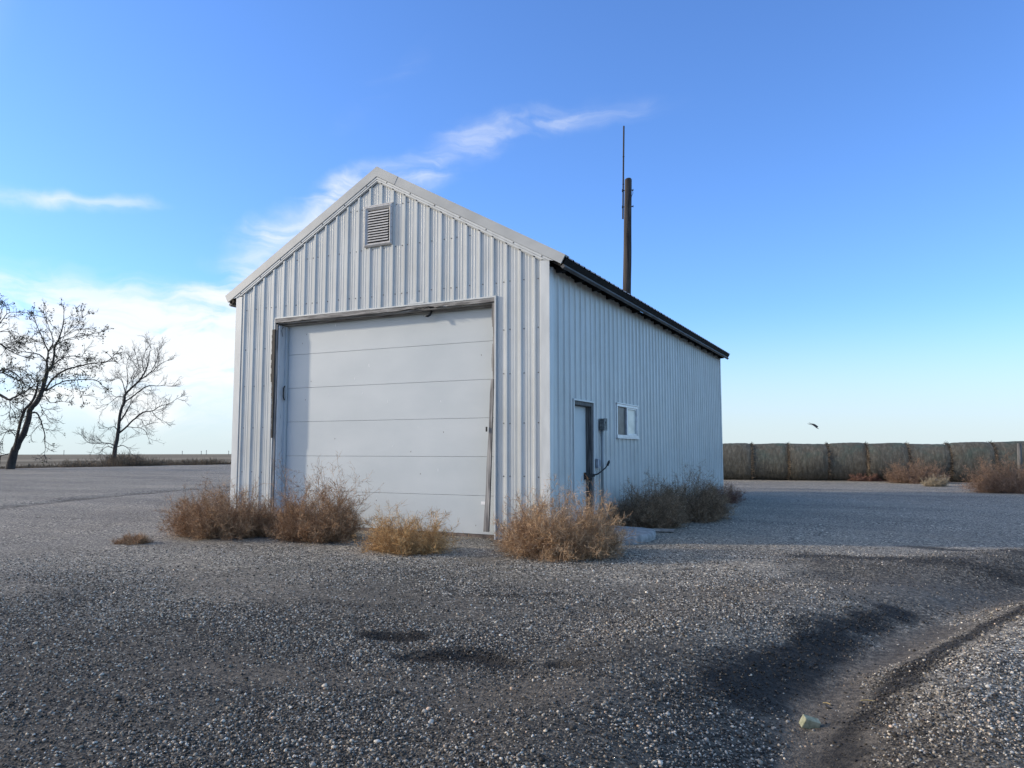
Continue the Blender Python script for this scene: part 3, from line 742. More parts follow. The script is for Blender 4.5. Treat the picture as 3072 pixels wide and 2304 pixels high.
# ---- overhead door
gd = empty('overhead_door', (0, 0, 0)); gd.parent = shed; gd.location = Vector((-3, .2, 0)) - shed.location
YD = .20
DX0, DX1 = -5.10, -.875
for i in range(6):
    z0 = .035 if i == 0 else .02 + .585 * i + .0018; z1 = .02 + .585 * (i + 1) - .0015
    p_ = MB()
    # tongue-and-groove section with a slightly rounded top and bottom lip
    p_.prism([(YD, z0 + .002), (YD + .003, z0), (YD + .045, z0), (YD + .045, z1), (YD + .003, z1), (YD, z1 - .002)], 0, DX0, DX1)
    random.seed(40 + i)
    for _ in range(5):
        x, z = random.uniform(DX0 + .3, DX1 - .3), random.uniform(z0 + .05, z1 - .08)
        hgt = random.uniform(.01, .06); an = random.uniform(-.3, .3)
        if random.random() < .55: p_.prism([(x, z), (x + .007, z + .005), (x + .007 + an * hgt, z + hgt), (x + an * hgt, z + hgt * .9)], 1, YD - .0015, YD + .001, 1)
        else: p_.prism([(x, z), (x + .01, z + .003), (x + .012, z + .018), (x + .003, z + .022)], 1, YD - .0015, YD + .001, 2)
    o = p_.build('door_panel', [MT['door'], MT['scuff'], MT['grime']], gd)
sl = MB(); sl.box(DX0, DX1, YD - .012, YD + .04, -.01, .03); sl.build('bottom_seal', noisy('seal', (.06, .05, .045), (.20, .16, .14), (9, 9, 9), .8), gd)
bh = MB(); bh.box(DX0 - .02, DX1 + .015, YD + .06, YD + .075, -.01, 3.56); bh.build('door_backing', MT['soffit'], gd)
lt = MB(); lt.box(-1.20, -1.075, YD - .006, YD + .001, .475, .52); lt.build('latch_plate', MT['scuff'], gd)

# ---- its weathered surround
hd = MB()
# header board, ragged lower edge with a rotten break
xs = np.linspace(DL - .005, DR + .0, 60); random.seed(8)
low = []
for x in xs:
    zb = 3.497 + random.uniform(-.003, .003)
    if -2.55 < x < -1.75: zb += .020 * math.sin((x + 2.55) / .8 * math.pi) + random.uniform(-.008, .010)
    if x < -4.3 and x > -4.6: zb += .006
    low.append((x, zb))
for (x0, z0), (x1, z1) in zip(low[:-1], low[1:]):
    hd.prism([(x0, z0), (x1, z1), (x1, 3.563), (x0, 3.563)], 1, -.020, .018)
hd.build('door_header', MT['oldwood'], shed)
hs = MB()
hs.box(DL + .02, DR - .02, .020, .11, 3.478, 3.50).box(DL + .05, DR - .02, .115, .185, 3.452, 3.475).box(-4.1, -2.2, .03, .10, 3.468, 3.476)
hs.build('header_soffit', MT['oldwood'], shed)
hj = MB(); hj.box(DL - .012, -3.12, -.026, -.001, 3.566, 3.586).box(-3.14, DR + .02, -.030, -.001, 3.558, 3.580)
hj.prism([(-2.38, 3.582), (-2.12, 3.582), (-2.10, 3.615), (-2.22, 3.60), (-2.30, 3.64), (-2.36, 3.66)], 1, -.035, -.031)
hj.build('header_flashing', MT['trim'], shed)
sp = MB()   # splinters of the rotten spot
for i in range(9):
    x = -2.35 + i * .06; sp.beam((x, -.018, 3.508 + random.uniform(-.006, .01)), (x + random.uniform(.05, .14), -.03 + random.uniform(-.02, .03), 3.50 + random.uniform(-.03, .012)), .008, .008)
sp.build('splinters', MT['darkwood'], shed)
hk = MB(); hk.tube([(-2.05, .10, 3.49), (-2.05, .09, 3.44), (-2.06, .07, 3.405), (-2.09, .05, 3.385), (-2.12, .04, 3.39)], [.013, .017, .02, .021, .015], 8); hk.build('door_hook', MT['black'], shed, smooth=True)
# left side: black strip, wood face, painted stop
ls_ = MB(); random.seed(12)
zs = np.linspace(1.5, 3.38, 40)
for a, b in zip(zs[:-1], zs[1:]):
    w1 = .055 if a > 2.45 else (.03 if a > 2.15 else .016)
    w1 += random.uniform(-.008, .008)
    ls_.box(DL - .002 - w1, DL + .012, -.036, -.024, a, b + .001)
ls_.build('torn_weatherstrip', MT['black'], shed)
lj = MB(); lj.box(DL - .022, DL - .003, -.026, -.001, -.01, 1.5).box(DL - .020, DL - .003, -.022, -.001, 1.5, 3.565); lj.build('jamb_flashing', MT['trim'], shed)
jb = MB(); jb.box(DL, DL + .045, -.012, .20, -.01, 3.47); jb.build('door_jamb', MT['oldwoodv'], shed)
st = MB(); st.box(DL + .047, DL + .072, .012, .198, -.01, 3.45); st.build('door_stop', MT['flaky'], shed)
st2 = MB(); st2.box(DL + .074, DL + .12, .15, .192, -.01, 3.44); st2.build('door_stop', MT['door'], shed)
hh = MB(); hh.tube([(DL + .11, .13, 2.16), (DL + .115, .10, 2.2), (DL + .115, .10, 2.36), (DL + .11, .13, 2.40)], .012, 6); hh.build('door_stop_handle', MT['black'], shed)
wr = MB(); wr.tube([(DL + .08, .10, 3.44), (DL + .07, .06, 3.38), (DL + .10, .05, 3.30), (DL + .085, .07, 3.26)], .004, 5); wr.build('loose_wire', MT['black'], shed)
# right side: thin rotten board above, a board sprung loose and leaning below, white flashing
rj = MB(); rj.box(DR + .000, DR + .022, -.040, -.001, -.01, 3.585); rj.build('jamb_flashing', MT['trim'], shed)
r2 = MB(); random.seed(21); zs = np.linspace(2.2, 3.48, 26)
for a, b in zip(zs[:-1], zs[1:]):
    w1 = .052 - .012 * math.sin(a * 9) + random.uniform(-.006, .004)
    r2.box(DR - w1, DR - .004, -.012, .10, a, b)
r2.build('door_jamb', MT['oldwoodv'], shed)
r3 = MB(); r3.box(DR - .035, DR - .003, .03, .19, -.01, 3.44); r3.build('door_jamb', MT['black'], shed)
r4 = MB()
pl_ = []
zs = np.linspace(-.02, 2.34, 20)
for i, z in enumerate(zs):
    t = z / 2.34; xr_ = -.945 + .062 * t ** .8; wdt = .085 - .045 * t + .004 * math.sin(z * 7)
    pl_.append(((xr_ - wdt, -.062 + .035 * t), (xr_, -.062 + .035 * t), z))
for (a0, a1, za), (b0, b1, zb) in zip(pl_[:-1], pl_[1:]):
    if not r4.v: r4.v += [(a0[0], a0[1], za), (a1[0], a1[1], za), (a1[0], a1[1] + .035, za), (a0[0], a0[1] + .035, za)]
    n = len(r4.v) - 4
    r4.v += [(b0[0], b0[1], zb), (b1[0], b1[1], zb), (b1[0], b1[1] + .035, zb), (b0[0], b0[1] + .035, zb)]
    for q_ in ((0, 1, 5, 4), (1, 2, 6, 5), (2, 3, 7, 6), (3, 0, 4, 7)): r4.f.append(tuple(n + i for i in q_)); r4.mi.append(0)
r4.f += [(0, 3, 2, 1), tuple(len(r4.v) - 4 + i for i in (0, 1, 2, 3))]; r4.mi += [0, 0]
o = r4.build('jamb_board', MT['oldwoodv'], shed); o['label'] = 'weathered board sprung loose and leaning at the right side of the overhead door'
kn = MB(); kn.box(-.985, -.965, -.07, -.05, 1.56, 1.63); kn.build('door_latch', MT['black'], shed)

# ---- gable vent
vt = empty('gable_vent', (0, 0, 0)); vt.parent = shed; vt.location = Vector((-3, -.02, 4.93)) - shed.location
VX0, VX1, VZ0, VZ1 = -3.275, -2.725, 4.597, 5.272
f_ = MB()
def frame(mb, x0, x1, z0, z1, w_, ya, yb):
    """picture frame with bevelled inward faces"""
    o_ = [(x0, z0), (x1, z0), (x1, z1), (x0, z1)]; i_ = [(x0 + w_, z0 + w_), (x1 - w_, z0 + w_), (x1 - w_, z1 - w_), (x0 + w_, z1 - w_)]
    m1 = [(x0 + w_ * .35, z0 + w_ * .35), (x1 - w_ * .35, z0 + w_ * .35), (x1 - w_ * .35, z1 - w_ * .35), (x0 + w_ * .35, z1 - w_ * .35)]
    for k in range(4):
        j = (k + 1) % 4
        P = lambda p, y: (p[0], y, p[1])
        mb.quad(P(o_[k], 0), P(o_[j], 0), P(o_[j], ya), P(o_[k], ya))
        mb.quad(P(o_[k], ya), P(o_[j], ya), P(m1[j], yb), P(m1[k], yb))
        mb.quad(P(m1[k], yb), P(m1[j], yb), P(i_[j], ya * .5), P(i_[k], ya * .5))
        mb.quad(P(i_[k], ya * .5), P(i_[j], ya * .5), P(i_[j], .02), P(i_[k], .02))
frame(f_, VX0, VX1, VZ0, VZ1, .075, -.044, -.066)
f_.box(VX0 - .012, VX1 + .012, -.050, -.001, VZ1 + .001, VZ1 + .014)
for z in np.linspace(VZ0 + .06, VZ1 - .06, 6):
    f_.screw((VX0 + .012, -.047, z), (0, -1, 0), .01, 1); f_.screw((VX1 - .012, -.047, z), (0, -1, 0), .01, 1)
f_.build('vent_frame', [MT['vent'], MT['screw']], vt)
sl = MB(); nsl = 12; zz0, zz1 = VZ0 + .078, VZ1 - .076; ptc = (zz1 - zz0) / nsl
for i in range(nsl):
    z = zz0 + i * ptc
    sl.prism([(-.060, z + .003), (-.057, z), (-.033, z + ptc * .72), (-.036, z + ptc * .78)], 0, VX0 + .072, VX1 - .072)
sl.build('louvre_slats', MT['vent'], vt)
vb = MB(); vb.box(VX0 + .04, VX1 - .04, -.031, -.027, VZ0 + .04, VZ1 - .04); vb.build('vent_mesh', MT['black'], vt)

# ---- side door
sdr = empty('side_door', (0, 0, 0)); sdr.parent = shed; sdr.location = Vector((0, 1.35, 0)) - shed.location
s_ = MB(); s_.box(-.110, -.078, .955, 1.69, .02, 1.985); s_.build('door_slab', MT['door'], sdr, bevel=.003)
s_ = MB(); s_.box(-.024, .014, .945, 1.757, 1.992, 2.048).box(-.11, -.025, .95, 1.70, 1.986, 2.03); s_.build('door_head', MT['darkwood'], sdr)
s_ = MB(); s_.box(-.11, .012, 1.695, 1.757, -.01, 1.990).box(-.076, -.045, 1.66, 1.694, -.01, 1.985); s_.build('door_jamb', MT['darkwood'], sdr)
s_ = MB(); s_.box(-.11, .008, .925, .953, -.01, 1.990); s_.build('door_jamb', MT['darkwood'], sdr)
s_ = MB(); s_.box(.0, .027, .895, .924, -.01, 2.052).box(.0, .030, 1.759, 1.790, -.01, 2.052).box(.0, .033, .89, 1.80, 2.053, 2.078); s_.build('door_flashing', MT['trim'], sdr)
s_ = MB()
s_.box(-.078, -.03, 1.56, 1.64, .82, .93).beam((-.05, 1.62, .88), (.035, 1.74, .885), .035, .045).beam((-.03, 1.60, .86), (.02, 1.66, .83), .03, .03)
s_.tube([(.03, 1.74, .885), (.07, 1.82, .905), (.10, 1.92, .95), (.13, 2.02, 1.0), (.15, 2.10, 1.07), (.155, 2.13, 1.12)], [.014, .012, .011, .011, .011, .009], 7)
s_.tube([(.145, 2.07, 1.04), (.155, 2.12, 1.10)], .02, 7)
s_.build('door_handle', MT['black'], sdr)
# ---- window
wn_ = empty('window', (0, 0, 0)); wn_.parent = shed; wn_.location = Vector((0, 3.55, 1.8)) - shed.location
w_ = MB()
fw_ = .045
w_.box(-.03, .034, WY0, WY1, WZ1 - fw_, WZ1).box(-.03, .040, WY0, WY1, WZ0, WZ0 + fw_)
w_.box(-.03, .031, WY0, WY0 + fw_, WZ0 + fw_, WZ1 - fw_).box(-.03, .031, WY1 - fw_, WY1, WZ0 + fw_, WZ1 - fw_)
w_.box(-.02, .024, 3.52, 3.58, WZ0 + fw_, WZ1 - fw_)
w_.box(-.02, .018, 3.58, WY1 - fw_, WZ1 - fw_ - .028, WZ1 - fw_).box(-.02, .018, 3.58, WY1 - fw_, WZ0 + fw_, WZ0 + fw_ + .03)
w_.box(-.02, .018, WY1 - fw_ - .03, WY1 - fw_, WZ0 + fw_ + .03, WZ1 - fw_ - .028)
w_.box(-.01, .048, WY0 - .02, WY1 + .02, WZ1 + .002, WZ1 + .018).box(-.01, .052, WY0 - .02, WY1 + .02, WZ0 - .022, WZ0 - .002)
w_.build('window_frame', MT['alu'], wn_)
w_ = MB(); w_.box(-.012, -.006, WY0 + fw_, 3.52, WZ0 + fw_, WZ1 - fw_); w_.build('insect_screen', MT['screen'], wn_)
w_ = MB(); w_.box(-.010, -.004, 3.58, WY1 - fw_ - .03, WZ0 + fw_ + .03, WZ1 - fw_ - .028); w_.build('window_pane', MT['palepane'], wn_)
# ---- electrical fittings
e_ = MB(); e_.tube([(.052, 2.085, -.01), (.052, 2.085, 1.62)], .024, 10); e_.tube([(.052, 2.085, .3), (.052, 2.085, .33)], .03, 10)
e_.build('conduit', MT['conduit'], shed, smooth=True)
e_ = MB(); e_.box(.024, .10, 2.035, 2.185, 1.62, 1.81).box(.10, .108, 2.028, 2.192, 1.613, 1.817); e_.tube([(.108, 2.11, 1.75), (.122, 2.11, 1.75)], .022, 8)
e_.build('junction_box', MT['greybox'], shed, bevel=.006)
e_ = MB(); e_.box(.022, .060, 1.835, 1.945, 1.00, 1.15).box(.0605, .065, 1.83, 1.905, 1.005, 1.145).box(.061, .075, 1.925, 1.94, 1.02, 1.13)
e_.build('outlet_box', noisy('box_plate', (.22, .24, .27), (.36, .38, .42), (20, 20, 20), .5), shed, bevel=.003)

# ------------------------------------------------------------------ utility pole behind the shed
pole_b = Vector((-3.75, 14.95, 0)); pole_t = Vector((-3.35, 14.5, 10.5))
po = empty('utility_pole', tuple(pole_b), 'dark weathered wooden pole with a thin pipe mast rising behind the shed roof', 'pole')
p_ = MB(); pts = []; rad = []
random.seed(2)
for i in range(22):
    t = i / 21; pts.append(pole_b.lerp(pole_t, t) + Vector((.004 * math.sin(i * 1.3), .004 * math.cos(i * 1.1), 0))); rad.append(.168 - .045 * t + random.uniform(-.003, .003))
pts[0].z = -.1
pts.append(pole_t + Vector((0, 0, .02))); rad.append(.10)
p_.tube(pts, rad, 16); p_.build('post', MT['pole'], po, smooth=True)
mB, mT = at(1868.5, 657, 26.2) , at(1871.5, 378, 26.2)
p_ = MB(); p_.tube([mB, mT], .029, 8).tube([mB.lerp(mT, .37), mB.lerp(mT, .375)], .036, 8).tube([mB.lerp(mT, .667), mB.lerp(mT, .672)], .038, 8); p_.build('mast_pipe', MT['rust'], po)
for yy in (572, 621):
    a_, b_ = at(1866, yy, 26.1), at(1900, yy - 2, 26.2)
    q_ = MB(); q_.tube([a_, b_], .018, 6).tube([a_, a_ + rt * .03], .05, 6).tube([b_ - rt * .02, b_], .035, 6); q_.build('bolt', MT['rust'], po)
q_ = MB(); q_.tube([at(1897, 571, 26.1), at(1899, 578, 26.1), at(1895, 588, 26.1), at(1893, 600, 26.1), at(1892, 640, 26.15)], .008, 5); q_.build('ground_wire', MT['rust'], po)

# ------------------------------------------------------------------ concrete step and boards
def blob_slab(name, outline, z0, z1, mat, seed, parent=None, rnd=.03):
    random.seed(seed); mb = MB(); n = len(outline); rings = []
    cx = sum(p[0] for p in outline) / n; cy = sum(p[1] for p in outline) / n
    for f, z in ((1.0, z0), (1.02, z0 + (z1 - z0) * .45), (.99, z1 - .02), (.95, z1 - .004), (.7, z1), (.35, z1 + .004)):
        rings.append([(cx + (p[0] - cx) * f + random.uniform(-.006, .006), cy + (p[1] - cy) * f + random.uniform(-.006, .006), z + random.uniform(-.004, .004)) for p in outline])
    for r_ in rings: mb.v += r_
    for i in range(len(rings) - 1):
        for k in range(n): mb.f.append((i * n + k, i * n + (k + 1) % n, (i + 1) * n + (k + 1) % n, (i + 1) * n + k)); mb.mi.append(0)
    mb.f.append(tuple((len(rings) - 1) * n + k for k in range(n))); mb.mi.append(0)
    return mb.build(name, mat, parent, smooth=True)
ol = [(.05, .25), (.45, .12), (.78, .06), (1.0, .16), (1.14, .40), (1.22, .75), (1.20, 1.05), (1.12, 1.4), (.9, 1.62), (.5, 1.72), (.05, 1.7), (.03, 1.0)]
ol2 = []
for i in range(len(ol)):
    a, b = Vector(ol[i]), Vector(ol[(i + 1) % len(ol)])
    for t in (0, .33, .66): p = a.lerp(b, t); ol2.append((p.x + random.uniform(-.02, .02) * (p.x > .1), p.y + random.uniform(-.02, .02)))
tag(blob_slab('concrete_step', ol2, -.03, .105, MT['concrete'], 4), 'grey worn concrete step slab on the gravel below the side door', 'step')
m_ = MB(); m_.beam((.62, 1.90, .035), (1.24, 2.06, .03), .12, .035); tag(m_.build('wooden_board', MT['plank'], bevel=.004), 'short flat pale board lying on the gravel behind the concrete step', 'board')
m_ = MB(); cb = ground_at(2428, 2182) + Vector((0, 0, .024))
m_.prism([(-.045, -.022), (.045, -.026), (.052, .018), (-.030, .030)], 1, -.025, .025)
o = m_.build('wood_block', MT['tanblock'], bevel=.004); o.location = cb; o.rotation_euler = (R(12), R(8), R(25))
tag(o, 'small tan block lying in the wheel rut near the bottom right', 'block')
for i, (sx_, sy_, ln, rz, lb) in enumerate(((2604, 2110, .036, -.2, 'longer yellow straw lying in the wheel rut above the tan block'), (2480, 2118, .02, -.6, 'short bent yellow straw just above the tan block'))):
    p = ground_at(sx_, sy_) + Vector((0, 0, .014))
    m_ = MB(); m_.tube([(-ln, 0, 0), (0, .004, .003), (ln, 0, 0)], .0028, 6); o = m_.build('straw', MT['straw']); o.location = p; o.rotation_euler = (0, 0, rz + .5)
    tag(o, lb, 'straw', 'straws dropped in the wheel rut')

# ------------------------------------------------------------------ weeds
def ribbons(P0, D0, L, W0, curl, upb, seg, rg):
    """batch of curved tapering ribbons; returns points (n,seg+1,3)"""
    n = len(P0); pts = np.zeros((n, seg + 1, 3)); pts[:, 0] = P0; d = D0 / np.linalg.norm(D0, axis=1, keepdims=True); st_ = (L / seg)[:, None]
    bend = rg.normal(size=(n, 3)) * curl
    for i in range(seg):
        d = d + bend / seg + np.array([0, 0, 1]) * (upb / seg)[:, None] + rg.normal(size=(n, 3)) * .10
        d = d / np.linalg.norm(d, axis=1, keepdims=True); pts[:, i + 1] = pts[:, i] + d * st_
    return pts
def ribbon_mesh(pts, W0, rg, col, taper=.35):
    n, s, _ = pts.shape; d = pts[:, -1] - pts[:, 0]; sd = np.cross(d, rg.normal(size=(n, 3))); sd /= (np.linalg.norm(sd, axis=1, keepdims=True) + 1e-9)
    w_ = (W0[:, None] * np.linspace(1, taper, s)[None])[:, :, None] * sd[:, None, :] * .5
    V = np.stack([pts - w_, pts + w_], 2).reshape(n, s * 2, 3); base = (np.arange(n) * s * 2)[:, None, None]
    k = np.arange(s - 1)[None, :, None] * 2
    F = base + k + np.array([0, 1, 3, 2])[None, None, :]
    return V.reshape(-1, 3), F.reshape(-1, 4), np.repeat(col, s * 2, axis=0)
def merge(parts):
    V, F, C, o = [], [], [], 0
    for v, f, c in parts: V.append(v); F.append(f + o); C.append(c); o += len(v)
    return np.concatenate(V), np.concatenate(F), np.concatenate(C)
def make_weed(rx, ry, h, seed, stems=170, dens=1.0, c_a=(.20, .13, .075), c_b=(.40, .29, .17), wid=1.0, spread=1.0, plume=0.0, up_=.45):
    rg = np.random.default_rng(seed); parts = []
    def colr(n, z=None):
        t = rg.uniform(0, 1, n)[:, None] ** 1.2; c = np.array(c_a) * (1 - t) + np.array(c_b) * t; return c * rg.uniform(.8, 1.2, n)[:, None]
    n = stems; a = rg.uniform(0, 2 * math.pi, n); rad = rg.uniform(0, 1, n) ** .5
    P = np.stack([np.cos(a) * rad * rx * .45, np.sin(a) * rad * ry * .45, np.zeros(n)], -1)
    e = np.arccos(np.clip(rg.uniform(0, 1, n) ** (1.0), 0, 1)); e = np.clip(e, .03, 1.40) * spread
    a2 = a + rg.normal(0, .5, n)
    D = np.stack([np.cos(a2) * np.sin(e), np.sin(a2) * np.sin(e), np.cos(e) + .02], -1)
    rmax = 1 / np.sqrt((np.sin(e) * np.cos(a2) / (rx * .62)) ** 2 + (np.sin(e) * np.sin(a2) / (ry * .62)) ** 2 + (np.cos(e) / h) ** 2)
    L = rmax * rg.uniform(.6, 1.05, n) * (1 + plume * (rg.uniform(0, 1, n) > .93) * .5)
    pts = ribbons(P, D, L, None, .5, up_ * (e / 1.4) * np.ones(n), 7, rg)
    W0 = rg.uniform(.004, .0075, n) * wid
    parts.append(ribbon_mesh(pts, W0, rg, colr(n))); parts.append(ribbon_mesh(pts, W0, rg, colr(n)))
    m1 = int(20 * dens); idx = np.repeat(np.arange(n), m1); t = rg.uniform(.12, 1, len(idx)) * 7; i0 = np.minimum(t.astype(int), 6); f = (t - i0)[:, None]
    P1 = pts[idx, i0] * (1 - f) + pts[idx, i0 + 1] * f; d = pts[idx, i0 + 1] - pts[idx, i0]; d /= np.linalg.norm(d, axis=1, keepdims=True)
    D1 = d + rg.normal(size=d.shape) * .62; L1 = L[idx] * rg.uniform(.12, .36, len(idx)) * (1.25 - t / 9)
    p1 = ribbons(P1, D1, L1, None, .7, np.full(len(idx), .35), 4, rg); p1[..., 2] = np.abs(p1[..., 2])
    parts.append(ribbon_mesh(p1, rg.uniform(.0028, .0045, len(idx)) * wid, rg, colr(len(idx))))
    m2 = 4; ix = np.repeat(np.arange(len(idx)), m2); t = rg.uniform(.25, 1, len(ix)) * 4; i0 = np.minimum(t.astype(int), 3); f = (t - i0)[:, None]
    P2 = p1[ix, i0] * (1 - f) + p1[ix, i0 + 1] * f; d = p1[ix, i0 + 1] - p1[ix, i0]; d /= np.linalg.norm(d, axis=1, keepdims=True)
    p2 = ribbons(P2, d + rg.normal(size=d.shape) * .8, rg.uniform(.03, .10, len(ix)), None, .8, np.full(len(ix), .2), 2, rg); p2[..., 2] = np.abs(p2[..., 2])
    parts.append(ribbon_mesh(p2, rg.uniform(.0025, .0045, len(ix)) * wid, rg, colr(len(ix)) * 1.08))
    return merge(parts)
def put_weed(x, y, label, group, **kw):
    z = gh(x, y) - .01; e_ = None
    V, F, C_ = make_weed(**kw); V = V + np.array([x, y, z])
    o = np_mesh('tumbleweed', V - np.array([x, y, z]), F, MT['weed'], None, tone=C_)
    o.location = (x, y, z); return tag(o, label, 'tumbleweed', group)
TAN = dict(c_a=(.19, .11, .055), c_b=(.62, .43, .26)); RUS = dict(c_a=(.16, .09, .05), c_b=(.54, .35, .20))
GRN = dict(c_a=(.10, .07, .045), c_b=(.40, .28, .175)); OCH = dict(c_a=(.24, .14, .06), c_b=(.66, .43, .20))
GW = 'dry tumbleweeds grown up around the shed'
put_weed(-4.80, -1.40, 'wide low brown tumbleweed at the front left corner of the shed', GW, rx=1.08, ry=.8, h=.92, seed=1, stems=460, dens=1.3, **RUS)
put_weed(-3.98, -.95, 'brown tumbleweed filling the gap beside the left door jamb', GW, rx=.6, ry=.5, h=.70, seed=13, stems=190, **RUS)
put_weed(-3.20, -1.10, 'tallest tumbleweed with upright feathery stems before the left half of the big door', GW, rx=.82, ry=.66, h=1.38, seed=2, stems=460, dens=1.15, plume=.5, up_=.9, **RUS)
put_weed(-1.27, -1.62, 'small ochre tumbleweed alone before the middle of the big door', GW, rx=.70, ry=.55, h=.68, seed=3, stems=240, dens=.95, plume=.8, up_=.5, **OCH)
put_weed(.60, -1.0, 'big tan tumbleweed at the corner between the big door and the side door', GW, rx=.94, ry=.8, h=1.0, seed=4, stems=560, dens=1.25, **TAN)
put_weed(.62, 2.75, 'dull olive tumbleweed against the side wall below the window', GW, rx=.72, ry=.95, h=.98, seed=5, stems=460, dens=1.1, **GRN)
put_weed(.95, 4.5, 'greyish tumbleweed farther along the side wall, beyond the one below the window', GW, rx=.78, ry=1.1, h=1.12, seed=6, stems=460, dens=1.1, plume=.5, **GRN)
put_weed(.45, 9.6, 'small rusty tumbleweed low against the far end of the side wall', GW, rx=.7, ry=1.1, h=.5, seed=7, stems=120, c_a=(.12, .06, .045), c_b=(.24, .13, .09))
put_weed(-5.15, -2.65, 'flat little tumbleweed scrap left of the shed', GW, rx=.34, ry=.24, h=.10, seed=8, stems=60, dens=.7, spread=1.1, up_=.1, **RUS)
GB = 'dry tumbleweeds in front of the hay bales'
RD = dict(c_a=(.13, .085, .06), c_b=(.34, .23, .16))
put_weed(5.2, 24.3, 'reddish rounded tumbleweed in front of the hay bales, left of the largest one', GB, rx=1.35, ry=1.0, h=1.15, seed=9, stems=300, dens=1.1, wid=1.5, up_=.4, **RD)
put_weed(7.7, 17.7, 'largest reddish tumbleweed at the right edge before the hay bales', GB, rx=1.65, ry=1.2, h=1.25, seed=10, stems=380, dens=1.15, wid=1.4, up_=.4, **RD)
put_weed(3.35, 25.3, 'low reddish tumbleweed tuft at the foot of the hay bales', GB, rx=.85, ry=.5, h=.42, seed=11, stems=130, wid=1.7, c_a=(.15, .08, .06), c_b=(.3, .18, .13))
put_weed(5.7, 21.4, 'small pale straw tuft between the two reddish tumbleweeds', GB, rx=.55, ry=.45, h=.5, seed=12, stems=90, wid=1.5, c_a=(.25, .2, .13), c_b=(.45, .38, .27))

# ------------------------------------------------------------------ hay bales
def bale_mesh(name, seed, w, r0):
    rg = random.Random(seed); nx_, na = 15, 56; v = []; f = []; mi = []
    ph1, ph2 = rg.uniform(0, 6), rg.uniform(0, 6)
    for i in range(nx_):
        t = i / (nx_ - 1) * 2 - 1
        r = r0 * (1 - .045 * abs(t) ** 7)
        for k in range(na):
            a = 2 * math.pi * k / na
            rr_ = r + .018 * math.sin(3 * a + ph1) + .014 * math.sin(2 * a + t * 2 + ph2) + rg.uniform(-.008, .008)
            y_, z_ = rr_ * math.cos(a), rr_ * math.sin(a) * .985
            if z_ < -r0 * .86: z_ = -r0 * .86 + (z_ + r0 * .86) * .3
            v.append((t * w / 2, y_, z_))
    for i in range(nx_ - 1):
        for k in range(na): k2 = (k + 1) % na; f.append((i * na + k, (i + 1) * na + k, (i + 1) * na + k2, i * na + k2))
    me = bpy.data.meshes.new(name); me.from_pydata(v, [], f); me.materials.append(MT['bale'])
    me.polygons.foreach_set('use_smooth', [True] * len(f)); me.update()
    e = MB()
    for sx in (-1, 1):
        ring = []
        for k in range(na):
            vv = v[(0 if sx < 0 else (nx_ - 1) * na) + k]; ring.append((vv[0] - sx * .001, vv[1], vv[2]))
        prev = ring
        for fsc, dx in ((.97, .035), (.8, .05), (.5, .035), (.15, .04)):
            cur = [(sx * w / 2 + sx * (dx + rg.uniform(-.012, .012)), p[1] * fsc, p[2] * fsc) for p in ring]
            for k in range(na): k2 = (k + 1) % na; e.quad(prev[k], prev[k2], cur[k2], cur[k])
            prev = cur
        e.face(prev)
        for _ in range(500):     # straw ends sticking out round the rim
            k = rg.randrange(na); p = ring[k]; rad_ = math.hypot(p[1], p[2]); uy, uz = p[1] / rad_, p[2] / rad_
            q = Vector((sx * (w / 2 + rg.uniform(-.02, .03)), p[1] * rg.uniform(.94, 1.0), p[2] * rg.uniform(.94, 1.0)))
            d = Vector((sx * rg.uniform(.2, 1), uy * rg.uniform(0, .9) + rg.uniform(-.5, .5), uz * rg.uniform(0, .9) + rg.uniform(-.5, .5))).normalized() * rg.uniform(.05, .15)
            s_ = d.orthogonal().normalized() * .009; e.quad(q - s_, q + s_, q + d + s_ * .4, q + d - s_ * .4)
    return me, e
bale_lbl = ['hay bale nearest the shed, partly hidden by its rear corner', 'second hay bale from the shed, green net showing on its upper right', 'third hay bale from the shed in the row', 'fourth hay bale from the shed, pale straw streaks', 'fifth hay bale from the shed with the low reddish tuft at its foot', 'sixth hay bale from the shed, partly behind the rounded reddish tumbleweed',
            'seventh hay bale from the shed, with the dark gap on its right', 'eighth hay bale from the shed, standing before the right edge, partly behind the largest tumbleweed', 'last hay bale, cut off by the right edge of the picture']
seams = [-2.78, -1.2, .30, 1.86, 3.36, 4.90, 6.42, 7.98, 9.45, 11.0]
protos = [bale_mesh('net_wrap', 60 + i, 1.0, .86) for i in range(3)]
pr_obj = []
for i in range(9):
    x0, x1 = seams[i], seams[i + 1]; cx = (x0 + x1) / 2; cy = 25.85 + (cx - 3) * .155 + (-.08, .05, -.03, .06, -.05, .03, -.02, .05, 0)[i]
    wdt = (x1 - x0) * 1.012 - .10
    z = gh(cx, cy); g = empty('hay_bale', (cx, cy, z), bale_lbl[i], 'hay bale', 'round hay bales lying in a row', rz=math.atan(.155) + (.02, -.02, .01, -.01, .02, 0, -.03, .02, 0)[i])
    g['label'] = bale_lbl[i]
    me, eb = protos[i % 3]
    b_ = bpy.data.objects.new('net_wrap', me); COL.objects.link(b_); b_.parent = g; b_.location = (0, 0, .86 * .86 + .0)
    if i < 3: eo = eb.build('straw_ends', MT['hayend']); pr_obj.append(eo)
    else: eo = pr_obj[i % 3].copy(); COL.objects.link(eo)
    eo.parent = g; eo.location = (0, 0, .86 * .86)
    hs_ = (1.0, .985, 1.005, .995, .98, .97, 1.02, 1.03, .99)[i]
    for o in (b_, eo): o.scale = (wdt, 1, hs_)
